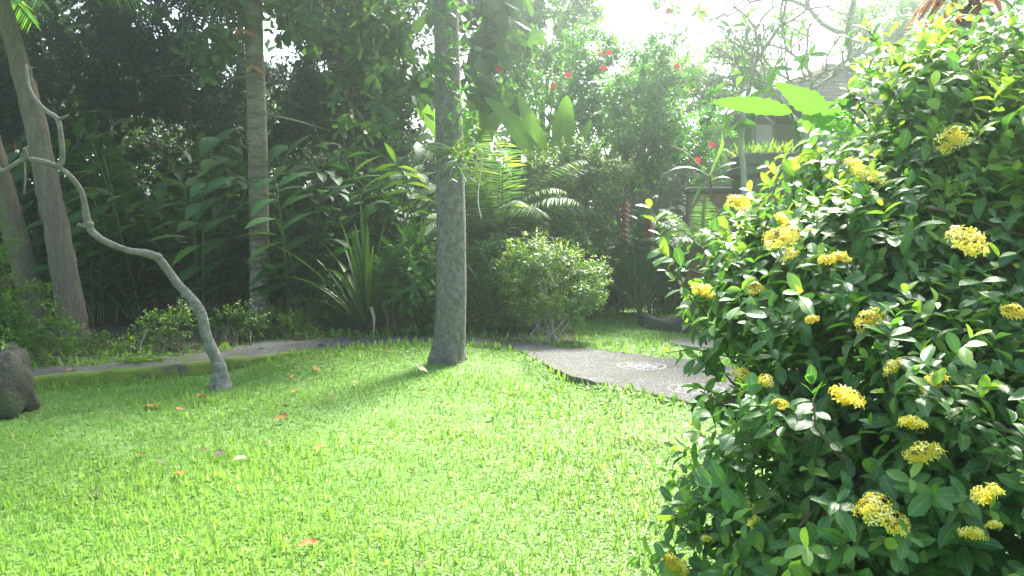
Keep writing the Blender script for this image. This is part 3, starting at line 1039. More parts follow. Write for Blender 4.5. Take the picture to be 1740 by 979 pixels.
back_tree("dark fine leaved tree between the banded trunk and the big grey trunk", 590, 16.8, -80, [(550, 60, 16.5, .75, 1.1, .9), (640, 40, 16.8, 1.1, 1.2, .9), (590, 150, 16.3, 1.0, 1.1, .7), (680, 140, 16.4, .8, 1, .8), (620, -70, 17, 1.4, 1.4, .9), (530, 210, 16.2, .9, .9, .55), (620, 225, 16.5, 1.1, .9, .5), (500, 300, 17.5, 1.4, .8, .8), (640, 310, 17.5, 1.3, .8, .9), (620, -190, 17, 1.7, 1.5, .9)], 3700, 0.15, M['dark'], droop=0.4)
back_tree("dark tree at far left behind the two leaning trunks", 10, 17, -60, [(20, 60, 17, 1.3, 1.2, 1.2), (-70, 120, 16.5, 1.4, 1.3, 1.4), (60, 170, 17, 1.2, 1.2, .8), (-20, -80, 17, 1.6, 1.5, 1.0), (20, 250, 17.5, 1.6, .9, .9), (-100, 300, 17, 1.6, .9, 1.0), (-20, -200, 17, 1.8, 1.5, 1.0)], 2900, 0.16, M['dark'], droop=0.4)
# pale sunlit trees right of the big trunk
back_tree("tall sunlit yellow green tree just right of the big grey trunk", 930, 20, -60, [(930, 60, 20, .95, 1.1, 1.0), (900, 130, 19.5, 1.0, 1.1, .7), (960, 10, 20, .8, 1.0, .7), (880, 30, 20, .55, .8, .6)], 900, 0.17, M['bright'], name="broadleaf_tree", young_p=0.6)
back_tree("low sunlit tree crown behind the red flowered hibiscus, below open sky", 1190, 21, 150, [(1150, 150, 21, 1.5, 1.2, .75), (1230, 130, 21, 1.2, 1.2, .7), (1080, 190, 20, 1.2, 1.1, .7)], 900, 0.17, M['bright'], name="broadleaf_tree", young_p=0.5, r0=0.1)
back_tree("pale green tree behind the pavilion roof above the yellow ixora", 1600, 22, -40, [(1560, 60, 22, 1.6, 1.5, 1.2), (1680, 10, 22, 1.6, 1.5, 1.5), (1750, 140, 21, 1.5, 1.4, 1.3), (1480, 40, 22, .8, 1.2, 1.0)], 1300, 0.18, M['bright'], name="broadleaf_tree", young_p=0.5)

# ---- hibiscus with red flowers
base = at(1060, 480, 15.5)
base[2] = 0.085
hib = tree("hibiscus_tree", "big round hibiscus bush dotted with red flowers under bright sky", base, at(1060, 230, 15.5), 0.09,
           [E(1050, 150, 15.5, 1.2, 1.2, .9), E(940, 170, 15.2, .95, 1.0, .7), E(1140, 200, 15.2, 1.0, 1.0, .75), E(1030, 250, 15, 1.4, 1.1, .7), E(1000, 90, 15.8, .55, .7, .5), E(1090, 120, 15.6, .6, .7, .45), E(860, 150, 15.0, .6, .7, .5), E(1150, 290, 14.8, .9, .8, .5), E(1130, 50, 14.9, .28, .3, .5), E(1150, 100, 14.9, .3, .3, .4)],
           2400, 10, 0.26, 0.105, L_OVAL, M['mid'], M['twig'], nlimb=18, cat="shrub", fork=0.2, clump=30, young_p=0.35)
fl = []
for px, py, Y in ((1020, 92, 14.7), (1035, 90, 14.7), (1025, 116, 14.5), (966, 128, 14.3), (848, 118, 14.1), (1150, 114, 14.3), (1172, 136, 14.2), (1135, 20, 14.8), (940, 147, 14.2), (1210, 246, 14.0), (1185, 273, 13.4)):
    mb = MB()
    c = at(px, py, Y)
    n = 5
    a = np.arange(n) * 2 * math.pi / n + random.random()
    fn = unit(np.array([random.gauss(0, .3), -1, .4]))
    u = unit(np.cross(fn, [0, 0, 1]))
    v = np.cross(fn, u)
    f = np.cos(a)[:, None] * u + np.sin(a)[:, None] * v + fn * 0.35
    scatter(mb, leaf_t([(0.4, 0.3), (0.75, 0.42)], 0.1, 0.25), np.tile(c, (n, 1)), f, np.tile(fn, (n, 1)), 0.066)
    mb.build("red_flower", M['petal_red'], hib)


# ---- ginger clumps
def ginger_proto(n, h, leaf, mat=None, young=0.15):
    root = bpy.data.objects.new("ginger_clump", None)
    COL.objects.link(root)
    ORIG[root.name] = np.zeros(3)
    ms, ml = MB(), MB()
    for i in range(n):
        a = i * 2.4 + random.random()
        b = np.array([0.22 * math.cos(a) * random.random(), 0.22 * math.sin(a) * random.random(), -0.02])
        lean = random.uniform(0.12, 0.5)
        hh = h * random.uniform(0.6, 1.05)
        p = arch(b, (math.cos(a) * lean, math.sin(a) * lean, 1), hh, random.uniform(0.25, 0.75), 12)
        tube(ms, p, np.linspace(0.014, 0.005, 12), 5)
        nl = int(random.uniform(11, 16))
        s = np.linspace(0.22, 1.0, nl) * 11
        i0 = np.minimum(s.astype(int), 10)
        fr = (s - i0)[:, None]
        pos = p[i0] * (1 - fr) + p[i0 + 1] * fr
        tg = unit(p[i0 + 1] - p[i0])
        ax = unit(np.cross(tg, np.array([math.cos(a + 0.6), math.sin(a + 0.6), 0.2])))
        sg = np.where(np.arange(nl) % 2 == 0, 1.0, -1.0)[:, None]
        f = ax * sg * 0.95 + tg * 0.55 + np.array([0, 0, -0.12]) + rng.normal(0, 0.13, (nl, 3))
        up = tg * 0.5 + np.array([0, 0, 0.9]) + rng.normal(0, 0.15, (nl, 3))
        sz = leaf * rng.uniform(0.75, 1.15, nl) * np.interp(s / 11, [0.2, 0.6, 1], [0.8, 1, 0.7])
        yg = np.where(rng.random(nl) < young, rng.uniform(.3, .9, nl), 0)
        scatter(ml, L_LANCE, pos, f, up, sz, np.clip(rng.random() * .5 + rng.random(nl) * .5, 0, 1), yg, wid=rng.uniform(1.4, 1.95, nl))
    ms.build("stems", M['green_stem'], root)
    ml.build("leaves", mat or M['ginger'], root)
    return root


protos = [ginger_proto(8, 2.6, 0.60), ginger_proto(7, 2.2, 0.54), ginger_proto(9, 2.8, 0.56), ginger_proto(8, 1.7, 0.48)]
used = [False] * 4
GINGER = [
    (10, 14.5, 0, 1.15, "ginger clump at far left behind the reddish leaning trunk"),
    (100, 14.0, 1, 1.1, "ginger clump showing between the two leaning trunks"),
    (165, 12.4, 3, 1.05, "short dark ginger clump right beside the taller leaning trunk"),
    (195, 13.9, 2, 1.10, "tall dark ginger behind the upper crook of the bare tree"),
    (255, 12.6, 1, 1.05, "ginger clump framed by the bend of the bare crooked tree"),
    (310, 13.8, 0, 1.15, "tallest dark ginger midway between crooked tree and banded trunk"),
    (345, 12.3, 3, 1.15, "low ginger clump with fanned leaves left of the banded trunk foot"),
    (390, 14.2, 2, 1.0, "dense ginger clump touching the left side of the banded trunk"),
    (475, 13.9, 0, 1.05, "ginger clump emerging from behind the right side of banded trunk"),
    (505, 12.5, 3, 1.2, "glossy low ginger clump with hanging leaves right of the banded trunk"),
    (560, 13.6, 1, 1.2, "dark ginger clump behind the strap leaved lily clump"),
    (620, 13.8, 2, 1.0, "ginger clump under the pinnate sunlit ginger leaves"),
    (690, 14.4, 0, 1.1, "dark ginger clump left of the big grey trunk top"),
    (740, 13.4, 1, 1.0, "ginger clump half hidden by the big grey trunk"),
    (820, 14.0, 2, 0.85, "ginger clump behind the dark round shrub near the big trunk"),
    (900, 14.6, 1, 0.9, "ginger clump under the broad upright banana leaves"),
    (1040, 14.8, 3, 1.1, "dark ginger clump at the back edge of the rear lawn"),
    (1110, 14.4, 3, 1.0, "dark ginger clump below the grey green fern fronds"),
    (1190, 15.2, 1, 0.8, "ginger clump in front of the low stone wall"),
    (-110, 13.5, 2, 1.2, "ginger clump beyond the left edge behind the low bush"),
]
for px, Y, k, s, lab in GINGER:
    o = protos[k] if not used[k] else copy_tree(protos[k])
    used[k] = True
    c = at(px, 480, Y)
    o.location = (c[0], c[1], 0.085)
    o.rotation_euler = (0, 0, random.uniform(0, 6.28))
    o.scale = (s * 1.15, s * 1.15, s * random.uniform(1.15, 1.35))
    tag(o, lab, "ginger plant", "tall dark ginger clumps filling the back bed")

# pinnate ginger stem, its sunlight put into the leaf colours
base = at(700, 540, 11.9)
base[2] = 0.085
gs = thing("ginger_plant", "single ginger stem with yellow green sunlit leaves at its tip", "ginger plant", base)
ms, ml = MB(), MB()
p = np.array([base, at(704, 470, 11.9), at(706, 400, 11.8), at(700, 340, 11.6), at(684, 296, 11.4), at(672, 276, 11.3)])
tube(ms, p, np.linspace(0.014, 0.005, 6), 6, sub=3)
lv = [(704, 360, 1), (703, 350, -1), (700, 335, 1), (698, 325, -1), (692, 312, 1), (690, 308, -1), (684, 298, 1), (682, 294, -1), (676, 284, 1), (675, 280, -1), (672, 277, 0)]
for x, y, sg in lv:
    c = at(x, y, np.interp(y, [276, 360], [11.3, 11.7]))
    f = np.array([sg * 1.0 - (sg < 0) * 0.1, -0.15, 0.05 - (sg < 0) * .15]) if sg else np.array([-.3, -.2, 1.0])
    scatter(ml, L_LANCE, c[None], f[None] + rng.normal(0, .06, (1, 3)), np.array([[0.0, 0.5, 1.0]]), 0.36 * random.uniform(.9, 1.1), np.array([.7]), np.array([0.9 if sg > 0 and y < 330 else 0.2]), wid=1.15)
ms.build("stem", M['green_stem'], gs)
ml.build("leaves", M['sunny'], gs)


# ---- strap leaved clumps
def strap_plant(name, label, cat, base, n, L, w, mat, droop=(0.6, 1.6), h=0.0, group=None, young=0.1, lean=(0.1, 0.9), stem=0.025, stem_mat=None):
    root = thing(name, label, cat, base, group)
    ml = MB()
    b0 = np.asarray(base, float) + np.array([0, 0, h])
    for i in range(n):
        a = i * 2.399 + random.random() * .5
        s = random.uniform(*lean)
        p = arch(b0 + rng.normal(0, 0.02, 3) + np.array([0, 0, 0.15 * random.random() * (h > 0)]), (math.cos(a) * s, math.sin(a) * s, 1.0), L * random.uniform(.65, 1.15), random.uniform(*droop) * (0.4 + s), 10)
        ribbon(ml, p, w * random.uniform(.6, 1) * np.array([.6, .8, .95, 1, 1, .95, .85, .65, .4, .04]), (-math.cos(a) * 0.9, -math.sin(a) * 0.9, 0.6), 0.35, None, random.uniform(.15, .5) if random.random() < young else 0)
    ml.build("leaves", mat, root)
    if h > 0:
        ms = MB()
        tube(ms, [np.asarray(base, float) - [0, 0, 0.03], np.asarray(base, float) + [0.02, 0.01, h * .5], b0 + [0, 0, .1]], [stem * 1.2, stem, stem * .8], 8, 0.04, sub=3)
        ms.build("stem", stem_mat or M['twig'], root)
    return root


def gb(px, py, z=0.085):
    c = gnd(px, py, z)
    c[2] = z
    return c


strap_plant("lily_clump", "upright strap leaved lily clump beside the path left of the big trunk", "lily plant", gb(625, 566), 44, 1.75, 0.045, M['strap'])
strap_plant("lily_clump", "darker low strap leaved clump at the left foot of the lily", "lily plant", gb(575, 560), 24, 0.85, 0.026, M['ginger'], droop=(0.8, 2))
c = at(712, 540, 11.6); c[2] = 0.085
strap_plant("dracaena_plant", "narrow leaved dracaena with radiating leaves touching the big grey trunk", "dracaena", c, 46, 1.1, 0.032, M['strap'], h=0.75, droop=(0.5, 1.5), lean=(.1, 1.3), young=.2)
c = at(690, 545, 11.3); c[2] = 0.085
shrub("broadleaf_shrub", "glossy broad leaved shrub against the left side of big grey trunk", "shrub", c, [E(700, 470, 11.3, .36, .35, .45), E(720, 520, 11.2, .28, .3, .35)], 110, 9, .24, .17, L_OVAL, M['mid'], young_p=.4)
c = gb(640, 566)
mb = MB()
lw = thing("withered_leaves", "pale withered leaves hanging at the foot of the lily clump", "leaf", c)
for px in (632, 655):
    p = np.array([at(px - 8, 505, 11.35), at(px - 2, 520, 11.3), at(px + 4, 540, 11.25), at(px + 3, 566, 11.25)])
    mbb = MB()
    ribbon(mbb, p, np.array([.012, .024, .02, .008]), (0, -1, .2), .3)
    mbb.build("leaf_blade", M['dead_pale' if px < 640 else 'dry_grass'], lw)

# ---- low plants along the path's far side
shrub("low_bush", "dense low leafy bush at far left beside the dark boulder", "bush", gb(30, 612), [E(30, 550, 8.9, .45, .4, .38), E(-50, 520, 9.0, .6, .5, .55), E(70, 580, 8.8, .28, .3, .22)], 420, 10, .18, .065, L_OVAL, M['bright'], clump=18)
shrub("climbing_bush", "tall thin leafed bush with tiny orange flowers at left edge", "bush", gb(-15, 600), [E(-12, 470, 8.8, .22, .25, .5), E(-30, 400, 8.8, .3, .3, .35)], 160, 10, .16, .05, L_OVAL, M['bright'])
shrub("variegated_shrub", "sparse pale speckled shrub behind the crooked tree foot", "shrub", gb(290, 598), [E(285, 560, 9.9, .32, .3, .20), E(305, 535, 9.9, .12, .12, .16), E(255, 575, 9.9, .18, .2, .14)], 150, 8, .14, .06, L_OVAL, M['olive'], young_p=.6, nst=14, r0=.008)
shrub("variegated_shrub", "small speckled shrub midway between crooked tree and banded trunk", "shrub", gb(400, 590), [E(395, 555, 10.6, .26, .25, .18), E(425, 540, 10.6, .14, .14, .16)], 110, 8, .14, .06, L_OVAL, M['olive'], young_p=.5, nst=12, r0=.008)
shrub("fern_bush", "low fern like bush around the foot of banded trunk", "bush", gb(465, 578), [E(460, 552, 11.2, .34, .3, .16), E(500, 560, 11.0, .2, .2, .12)], 170, 10, .2, .085, L_NARROW, M['bright'], wid=1.6, nst=12, r0=.008, young_p=.3)
shrub("ground_cover_bush", "low ground cover in front of the taller leaning trunk foot", "bush", gb(150, 606), [E(150, 590, 9.6, .5, .3, .12), E(215, 600, 9.4, .3, .25, .1)], 220, 8, .12, .05, L_OVAL, M['bright'], nst=10, r0=.006)
shrub("ground_cover_bush", "tiny sunlit weed patch left of the big trunk foot", "bush", gb(715, 568), [E(712, 555, 11.4, .25, .22, .14)], 90, 8, .12, .06, L_OVAL, M['bright'], nst=8, r0=.006)
for px, py, lab in ((240, 606, "thin pale twig sticking up by the kerb beside the speckled shrub"),):
    c = gb(px, py)
    mb = MB()
    tube(mb, [c - [0, 0, .03], at(238, 590, c[1]), at(245, 572, c[1]), at(250, 560, c[1])], [.012, .01, .008, .006], 6, .05, sub=3)
    tag(mb.build("twig", M['twig_pale'], origin=c), lab, "twig")
# pulled weeds lying on the kerb
tuft("weed_heap", "heap of pulled yellow green weeds lying on the mossy kerb", "weeds", 240, 613, 260, 0.22, 0.16, M['bright'], z=0.1, tpl=L_NARROW, wid=1.0, upz=(0.05, .5)).location.z = PZ

# ---- boulder at the left edge
c = gnd(2, 703, 0.0)
mb = MB()
nu, nv = 26, 18
V, T = [], []
for j in range(nv + 1):
    ph = math.pi * j / nv
    for i in range(nu):
        th = 2 * math.pi * i / nu
        d = np.array([math.sin(ph) * math.cos(th), math.sin(ph) * math.sin(th), math.cos(ph)])
        r = (1 + .06 * math.sin(3 * th + 2 * ph) + .07 * math.sin(5 * th - 4 * ph + 1) + .05 * math.sin(9 * th + 7 * ph) + .05 * math.sin(17 * th) * math.sin(13 * ph) + rng.normal(0, .014)) * .9 / (abs(d[0]) ** 4 + abs(d[1]) ** 4 + abs(d[2]) ** 4) ** .25
        sx = .24 - .05 * d[2]
        V.append(c + np.array([sx * 1.0 * r * d[0] * (1.0 if d[2] < .3 else .92), .27 * r * d[1], .26 + .30 * r * np.sign(d[2]) * abs(d[2]) ** .75]))
for j in range(nv):
    for i in range(nu):
        p, q_ = j * nu + i, j * nu + (i + 1) % nu
        T += [(p, p + nu, q_ + nu), (p, q_ + nu, q_)]
tag(mb.add(V, T).build("boulder", M['stone_dark'], origin=c), "dark mossy boulder standing in the grass at the left edge", "boulder")
shrub("leafy_sprig", "thin sprig of pale leaves growing over the dark boulder", "plant", c + np.array([-.05, .2, 0]), [(c + np.array([-.08, -.05, .62]), np.array([.14, .14, .12])), (c + np.array([-.1, -.22, .32]), np.array([.1, .06, .12]))], 26, 7, .12, .05, L_OVAL, M['bright'], nst=6, r0=.006)

# ---- middle shrubs
shrub("round_shrub", "dark glossy round shrub just right of the big grey trunk", "shrub", gb(860, 562), [E(850, 500, 11.8, .48, .45, .42), E(840, 445, 11.8, .36, .35, .3), E(890, 540, 11.6, .35, .35, .22), E(820, 540, 11.8, .3, .3, .28)], 620, 9, .17, .075, L_OVAL, M['mid'], clump=24, young_p=.2)
root = shrub("clipped_shrub", "flat topped pale yellow green shrub on bare twiggy stems by the path", "shrub", gb(930, 584), [E(935, 455, 10.8, .50, .45, .24), E(985, 490, 10.7, .30, .35, .18), E(900, 430, 10.9, .22, .25, .18), E(1000, 465, 10.7, .18, .2, .12), E(960, 520, 10.6, .34, .3, .12), E(885, 470, 10.9, .28, .26, .26), E(905, 520, 10.8, .26, .25, .16)], 1150, 9, .17, .07, L_NARROW, M['olive'], clump=22, wid=2.4, young_p=.65, young_tip=.9, nst=15, r0=.012, stem_mat=M['twig_pale'])
c = at(990, 500, 13.6); c[2] = 0.085
shrub("variegated_bush", "tall pale leaved bush between the hibiscus and the flat topped shrub", "bush", c, [E(985, 290, 13.4, .55, .5, .45), E(950, 350, 13.2, .5, .5, .5), E(1030, 310, 13.4, .45, .45, .4), E(990, 395, 13.0, .55, .5, .4), E(925, 300, 13.2, .35, .4, .35)], 1150, 9, .18, .075, L_OVAL, M['olive'], clump=26, young_p=.55, young_tip=.8, nst=14)


# palm fronds
def frond(mb, ml, p0, d, L, droop, nl, ll, w=0.9, r=0.012, young=0.1, up=(0, 0, 1), flat=0.2, ldroop=0.35):
    p = arch(p0, d, L, droop, 14)
    tube(mb, p, np.linspace(r, r * .3, 14), 5)
    s = np.linspace(0.12, 1.0, nl) * 13
    i0 = np.minimum(s.astype(int), 12)
    fr = (s - i0)[:, None]
    pos = p[i0] * (1 - fr) + p[i0 + 1] * fr
    tg = unit(p[i0 + 1] - p[i0])
    ax = unit(np.cross(tg, np.asarray(up, float)))
    prof = np.interp(s / 13, [0.1, 0.35, 0.7, 1], [0.6, 1, .9, .35])
    for sg in (-1, 1):
        f = ax * sg + tg * 0.7 + np.array([0, 0, -ldroop]) + rng.normal(0, .07, (nl, 3))
        scatter(ml, L_NARROW, pos, f, np.cross(ax, tg) + rng.normal(0, .15, (nl, 3)), ll * prof * rng.uniform(.85, 1.1, nl), None, np.where(rng.random(nl) < young, rng.uniform(.4, 1, nl), 0), wid=w)


def palm(name, label, base, h, fr, mat, r0=0.08, cat="palm", bark=None, lean=(0, 0), **kw):
    root = thing(name, label, cat, base)
    b = np.asarray(base, float)
    top = b + np.array([lean[0], lean[1], h])
    ms, mr, ml = MB(), MB(), MB()
    if h > 0:
        tube(ms, limb_path(b, top, 0, 6, .02), np.linspace(r0 * 1.2, r0, 6), 12, .03, sub=3)
        ms.build("trunk", bark or M['twig'], root)
    for a, el, L, dr in fr:
        d = (math.cos(a) * math.cos(el), math.sin(a) * math.cos(el), math.sin(el))
        frond(mr, ml, top + rng.normal(0, .02, 3), d, L, dr, **kw)
    mr.build("frond_stalks", M['green_stem'], root)
    ml.build("fronds", mat, root)
    return root


c = at(850, 520, 12.7); c[2] = 0.085
palm("areca_palm", "feathery yellow green palm arching right behind the big grey trunk", c, 1.5,
     [(i * 2.4, random.uniform(.5, 1.35), random.uniform(1.3, 1.9), random.uniform(.9, 1.7)) for i in range(24)], M['frond'], r0=0.04, nl=34, ll=.40, young=.3, w=.75)
c = at(1196, 500, 12.2); c[2] = 0.085
palm("cycad_plant", "grey green cycad with arching fern fronds behind the ixora tip", c, 1.15,
     [(i * 2.4 + .3, random.uniform(.25, 1.15), random.uniform(.85, 1.1), random.uniform(.7, 1.3)) for i in range(18)], M['frond'], r0=0.09, nl=30, ll=.24, young=.03, w=1.1, cat="cycad")
c = at(-190, 560, 9.6); c[2] = 0
palm("coconut_palm", "tall palm hanging dark feathery fronds over the upper left corner", c, 4.6,
     [(-0.5, .45, 3.0, 1.3), (-.1, .5, 3.2, 1.25), (.35, .35, 3.2, 1.1), (0.8, .6, 3.0, 1.0), (-1.1, .4, 2.6, 1.3), (2.2, .5, 2.8, 1.2), (3.3, .4, 2.8, 1.3), (-2.0, .5, 2.8, 1.3), (1.5, .5, 3, 1.2), (-.3, .15, 2.7, 1.0)], M['mid'], r0=.13, nl=60, ll=.62, young=.12, w=.8, r=.02, ldroop=.5)


# broad paddle leaves
def paddle(ml, mr, base, d, stalk, L, w, droop, up, mat=None, notch=0.06, young=0.5, n=22, fold=0.12, prof=None):
    p = arch(base, d, stalk + L, droop, n + 6)
    cut = int((n + 6) * stalk / (stalk + L))
    tube(mr, p[:cut + 2], np.linspace(.02, .011, cut + 2), 6)
    q = p[cut:]
    m = len(q)
    s = np.linspace(0, 1, m)
    wd = w * (np.sin(np.pi * np.clip(s, 0, 1) ** .8) ** .6 if prof is None else np.interp(s, *prof))
    wd = np.maximum(wd, .004) * (1 + notch * rng.normal(0, 1, m))
    ribbon(ml, q, wd, up, fold, random.uniform(.3, .9), young)


def banana(name, label, cat, base, leaves, mat, pseudo=None, leaf_joined=True):
    root = thing(name, label, cat, base)
    if pseudo is not None:
        ms = MB()
        tube(ms, [np.asarray(base, float) - [0, 0, .03], (np.asarray(base, float) + pseudo) / 2, pseudo], [.07, .055, .04], 10, .02, sub=4)
        ms.build("stem", M['green_stem'], root)
    mr = MB()
    for kw in leaves:
        ml = MB()
        paddle(ml, mr, **kw)
        ml.build("leaf", mat, root)
    if leaf_joined:
        mr.build("leaf_stalks", M['green_stem'], root)
    return root


c = at(945, 500, 14.2); c[2] = 0.085
t0 = at(945, 330, 14.2)
banana("banana_plant", "young banana plant with broad bright upright leaves above the pale bush", "banana plant", c, [
    dict(base=t0, d=at(885, 165, 14.0) - t0, stalk=.4, L=1.45, w=.17, droop=.1, up=(.3, -1, .3)),
    dict(base=t0, d=at(962, 175, 14.0) - t0, stalk=.5, L=1.2, w=.2, droop=.05, up=(0, -1, .2)),
    dict(base=t0, d=at(1008, 195, 14.0) - t0, stalk=.55, L=.85, w=.1, droop=.05, up=(-.2, -1, .2)),
    dict(base=t0, d=at(830, 110, 13.8) - t0, stalk=.5, L=1.6, w=.2, droop=.7, up=(.3, -1, .5)),
    dict(base=t0, d=at(1060, 250, 13.8) - t0, stalk=.4, L=.8, w=.14, droop=.8, up=(-.3, -.8, .6)),
], M['banana'], t0)
c = at(795, 500, 14.8); c[2] = 0.085
t0 = at(797, 300, 14.8)
banana("banana_plant", "broad sunlit banana leaves close behind right edge of big trunk", "banana plant", c, [
    dict(base=t0, d=at(820, 120, 14.8) - t0, stalk=.6, L=1.5, w=.22, droop=.5, up=(-.2, -1, .4)),
    dict(base=t0, d=at(798, 180, 14.5) - t0, stalk=.3, L=1.2, w=.13, droop=.05, up=(0, -1, .2)),
    dict(base=t0, d=at(850, 160, 14.4) - t0, stalk=.4, L=1.3, w=.2, droop=.9, up=(-.3, -.8, .6)),
    dict(base=t0, d=at(722, 180, 14.6) - t0, stalk=.5, L=1.4, w=.16, droop=.3, up=(.3, -1, .3)),
], M['banana'], t0)
# breadfruit style large leaves hanging at the top, right of the trunk
c = at(870, 500, 16.0); c[2] = .085
tree("broadleaf_tree", "tree with large drooping dark leaves against sky beside big trunk top", c, at(880, -120, 15.5), .12,
     [E(850, 20, 14.6, .35, .5, .8), E(815, 100, 14.4, .3, .4, .6), E(800, -30, 14.4, .7, .7, .5)], 80, 6, .5, .42, L_OBOV, M['almond'], M['bark_grey'], nlimb=10, droop=.9, spread=70, fork=.8)
# taro leaves standing behind the ixora
Yt = 5.6
c = at(1370, 560, Yt); c[2] = .0
t0 = at(1372, 300, Yt)
banana("taro_plant", "plant with three big glowing yellow green leaves behind the ixora", "taro plant", c, [
    dict(base=t0, d=at(1345, 200, Yt) - t0, stalk=.40, L=.55, w=.075, droop=0.0, up=(0, -.3, 1), n=12) if False else
    dict(base=at(1345, 192, Yt), d=at(1215, 168, Yt - .1) - at(1345, 192, Yt), stalk=.02, L=.56, w=.085, droop=.10, up=(0.1, .5, .85), young=.25, notch=.1),
    dict(base=at(1450, 222, Yt), d=at(1320, 145, Yt - .1) - at(1450, 222, Yt), stalk=.02, L=.64, w=.10, droop=-.05, up=(.2, .6, .8), young=.2, notch=.1),
    dict(base=at(1352, 205, Yt), d=at(1452, 222, Yt - .05) - at(1352, 205, Yt), stalk=.02, L=.44, w=.085, droop=.1, up=(0, .7, .7), young=.3, notch=.1),
], M['taro'], None, False)
tr = bpy.data.objects[[o.name for o in bpy.data.objects if o.name.startswith("taro_plant")][0]]
mb = MB()
for px, py in ((1345, 192), (1450, 222), (1352, 205)):
    tube(mb, [np.array(c), at(1390, 400, Yt), at(px, py, Yt)], [.022, .016, .009], 7, sub=4)
mb.build("stem", M['green_stem'], tr)

# heliconia with hanging red bracts
c = at(1085, 505, 13.2); c[2] = .085
t0 = c + np.array([0, 0, .15])
hl = banana("heliconia_plant", "heliconia with two hanging red bract chains at the rear lawn edge", "heliconia", c, [
    dict(base=t0, d=(math.cos(a) * s, math.sin(a) * s * .6, 1), stalk=random.uniform(.35, .7), L=random.uniform(.45, .65), w=.15, droop=random.uniform(.4, 1.2), up=(-math.cos(a), -.6, .8), young=0, notch=.01)
    for a, s in ((.2, .5), (2.9, .5), (1.2, .3), (-1.2, .4), (-.4, .8), (3.6, .8), (2.2, .3), (-2.0, .7), (5.1, .6))], M['ginger'])
for px, y0, y1, Y in ((1061, 343, 405, 13.0), (1104, 362, 404, 13.1)):
    mb = MB()
    tube(mb, [c, at(px + 15, 420, Y + .15), at(px + 8, 330, Y + .1), at(px, y0 - 8, Y), at(px, y1, Y)], [.012, .01, .008, .007, .005], 6, sub=4)
    mb.build("flower_stalk", M['green_stem'], hl)
    mb = MB()
    k = 15
    zs = np.linspace(0, 1, k)
    pos = np.array([at(px, y0 + (y1 - y0) * z, Y) for z in zs])
    f = np.array([[(-1) ** i * .5, -.3, -.85] for i in range(k)])
    scatter(mb, L_BRACT, pos, f, np.array([[(-1) ** i * .5, -.6, .6] for i in range(k)]), np.linspace(.13, .09, k), None, None, wid=1.7)
    mb.build("bract_chain", M['bract'], hl)

# dark paddle leaved plants mixed into the ginger bed
for px, Y, sc, lab in ((228, 12.5, 1.0, "dark paddle leaved plant under the bend of the crooked tree"), (375, 12.6, .9, "dark paddle leaved plant close to the left side of banded trunk foot"),
                       (525, 12.3, 1.0, "dark paddle leaved plant between the banded trunk and the lily clump"), (150, 12.9, 1.1, "dark paddle leaved plant just right of the leaning trunk"), (1135, 13.6, 1.0, "dark paddle leaved plant right of the heliconia chains")):
    c = at(px, 500, Y); c[2] = .085
    t0 = c + np.array([0, 0, .1])
    lv = []
    for i in range(13):
        a = i * 2.4 + random.random()
        q = random.uniform(.15, .75)
        lv.append(dict(base=t0 + rng.normal(0, .06, 3) * [1, 1, 0], d=(math.cos(a) * q, math.sin(a) * q, 1), stalk=random.uniform(.5, 1.3) * sc, L=random.uniform(.45, .75) * sc, w=random.uniform(.08, .13) * sc, droop=random.uniform(.8, 2.2), up=(-math.cos(a), -math.sin(a) - .3, .9), young=0, notch=.01))
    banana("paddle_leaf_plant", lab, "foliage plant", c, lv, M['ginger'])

# strap leaf plant in front of the wall
c = at(1215, 500, 12.6); c[2] = .085
pl = thing("pandanus_plant", "grey strap leaves arching right across the shrine face", "pandanus", c)
ml, ms = MB(), MB()
tube(ms, [c - [0, 0, .03], at(1212, 380, 12.6), at(1206, 298, 12.5)], [.03, .025, .02], 8, sub=3)
for pp, w, yg in (([(1206, 300), (1222, 283), (1250, 276), (1278, 280), (1298, 288)], .045, 0), ([(1206, 308), (1225, 298), (1248, 306), (1268, 322), (1276, 332)], .03, 1), ([(1206, 300), (1180, 285), (1150, 284), (1120, 300)], .035, 0), ([(1206, 300), (1228, 250), (1226, 215)], .03, .3), ([(1206, 300), (1170, 262), (1140, 245)], .03, 0), ([(1206, 302), (1190, 320), (1175, 350)], .03, 0)):
    P = np.array([at(x, y, 12.5 - .25 * i / len(pp)) for i, (x, y) in enumerate(pp)])
    s = np.linspace(0, 1, len(P)); si = np.linspace(0, 1, 12)
    Pi = np.stack([np.interp(si, s, P[:, k]) for k in range(3)], 1)
    for _ in range(2):
        Pi[1:-1] = (Pi[:-2] + Pi[1:-1] * 2 + Pi[2:]) / 4
    ribbon(ml, Pi, w * np.array([.5, .7, .9, 1, 1, 1, .95, .85, .7, .5, .3, .05]), (0, -.45, 1), .25, None, yg)
ms.build("stem", M['twig'], pl)
ml.build("leaves", M['frond'], pl)

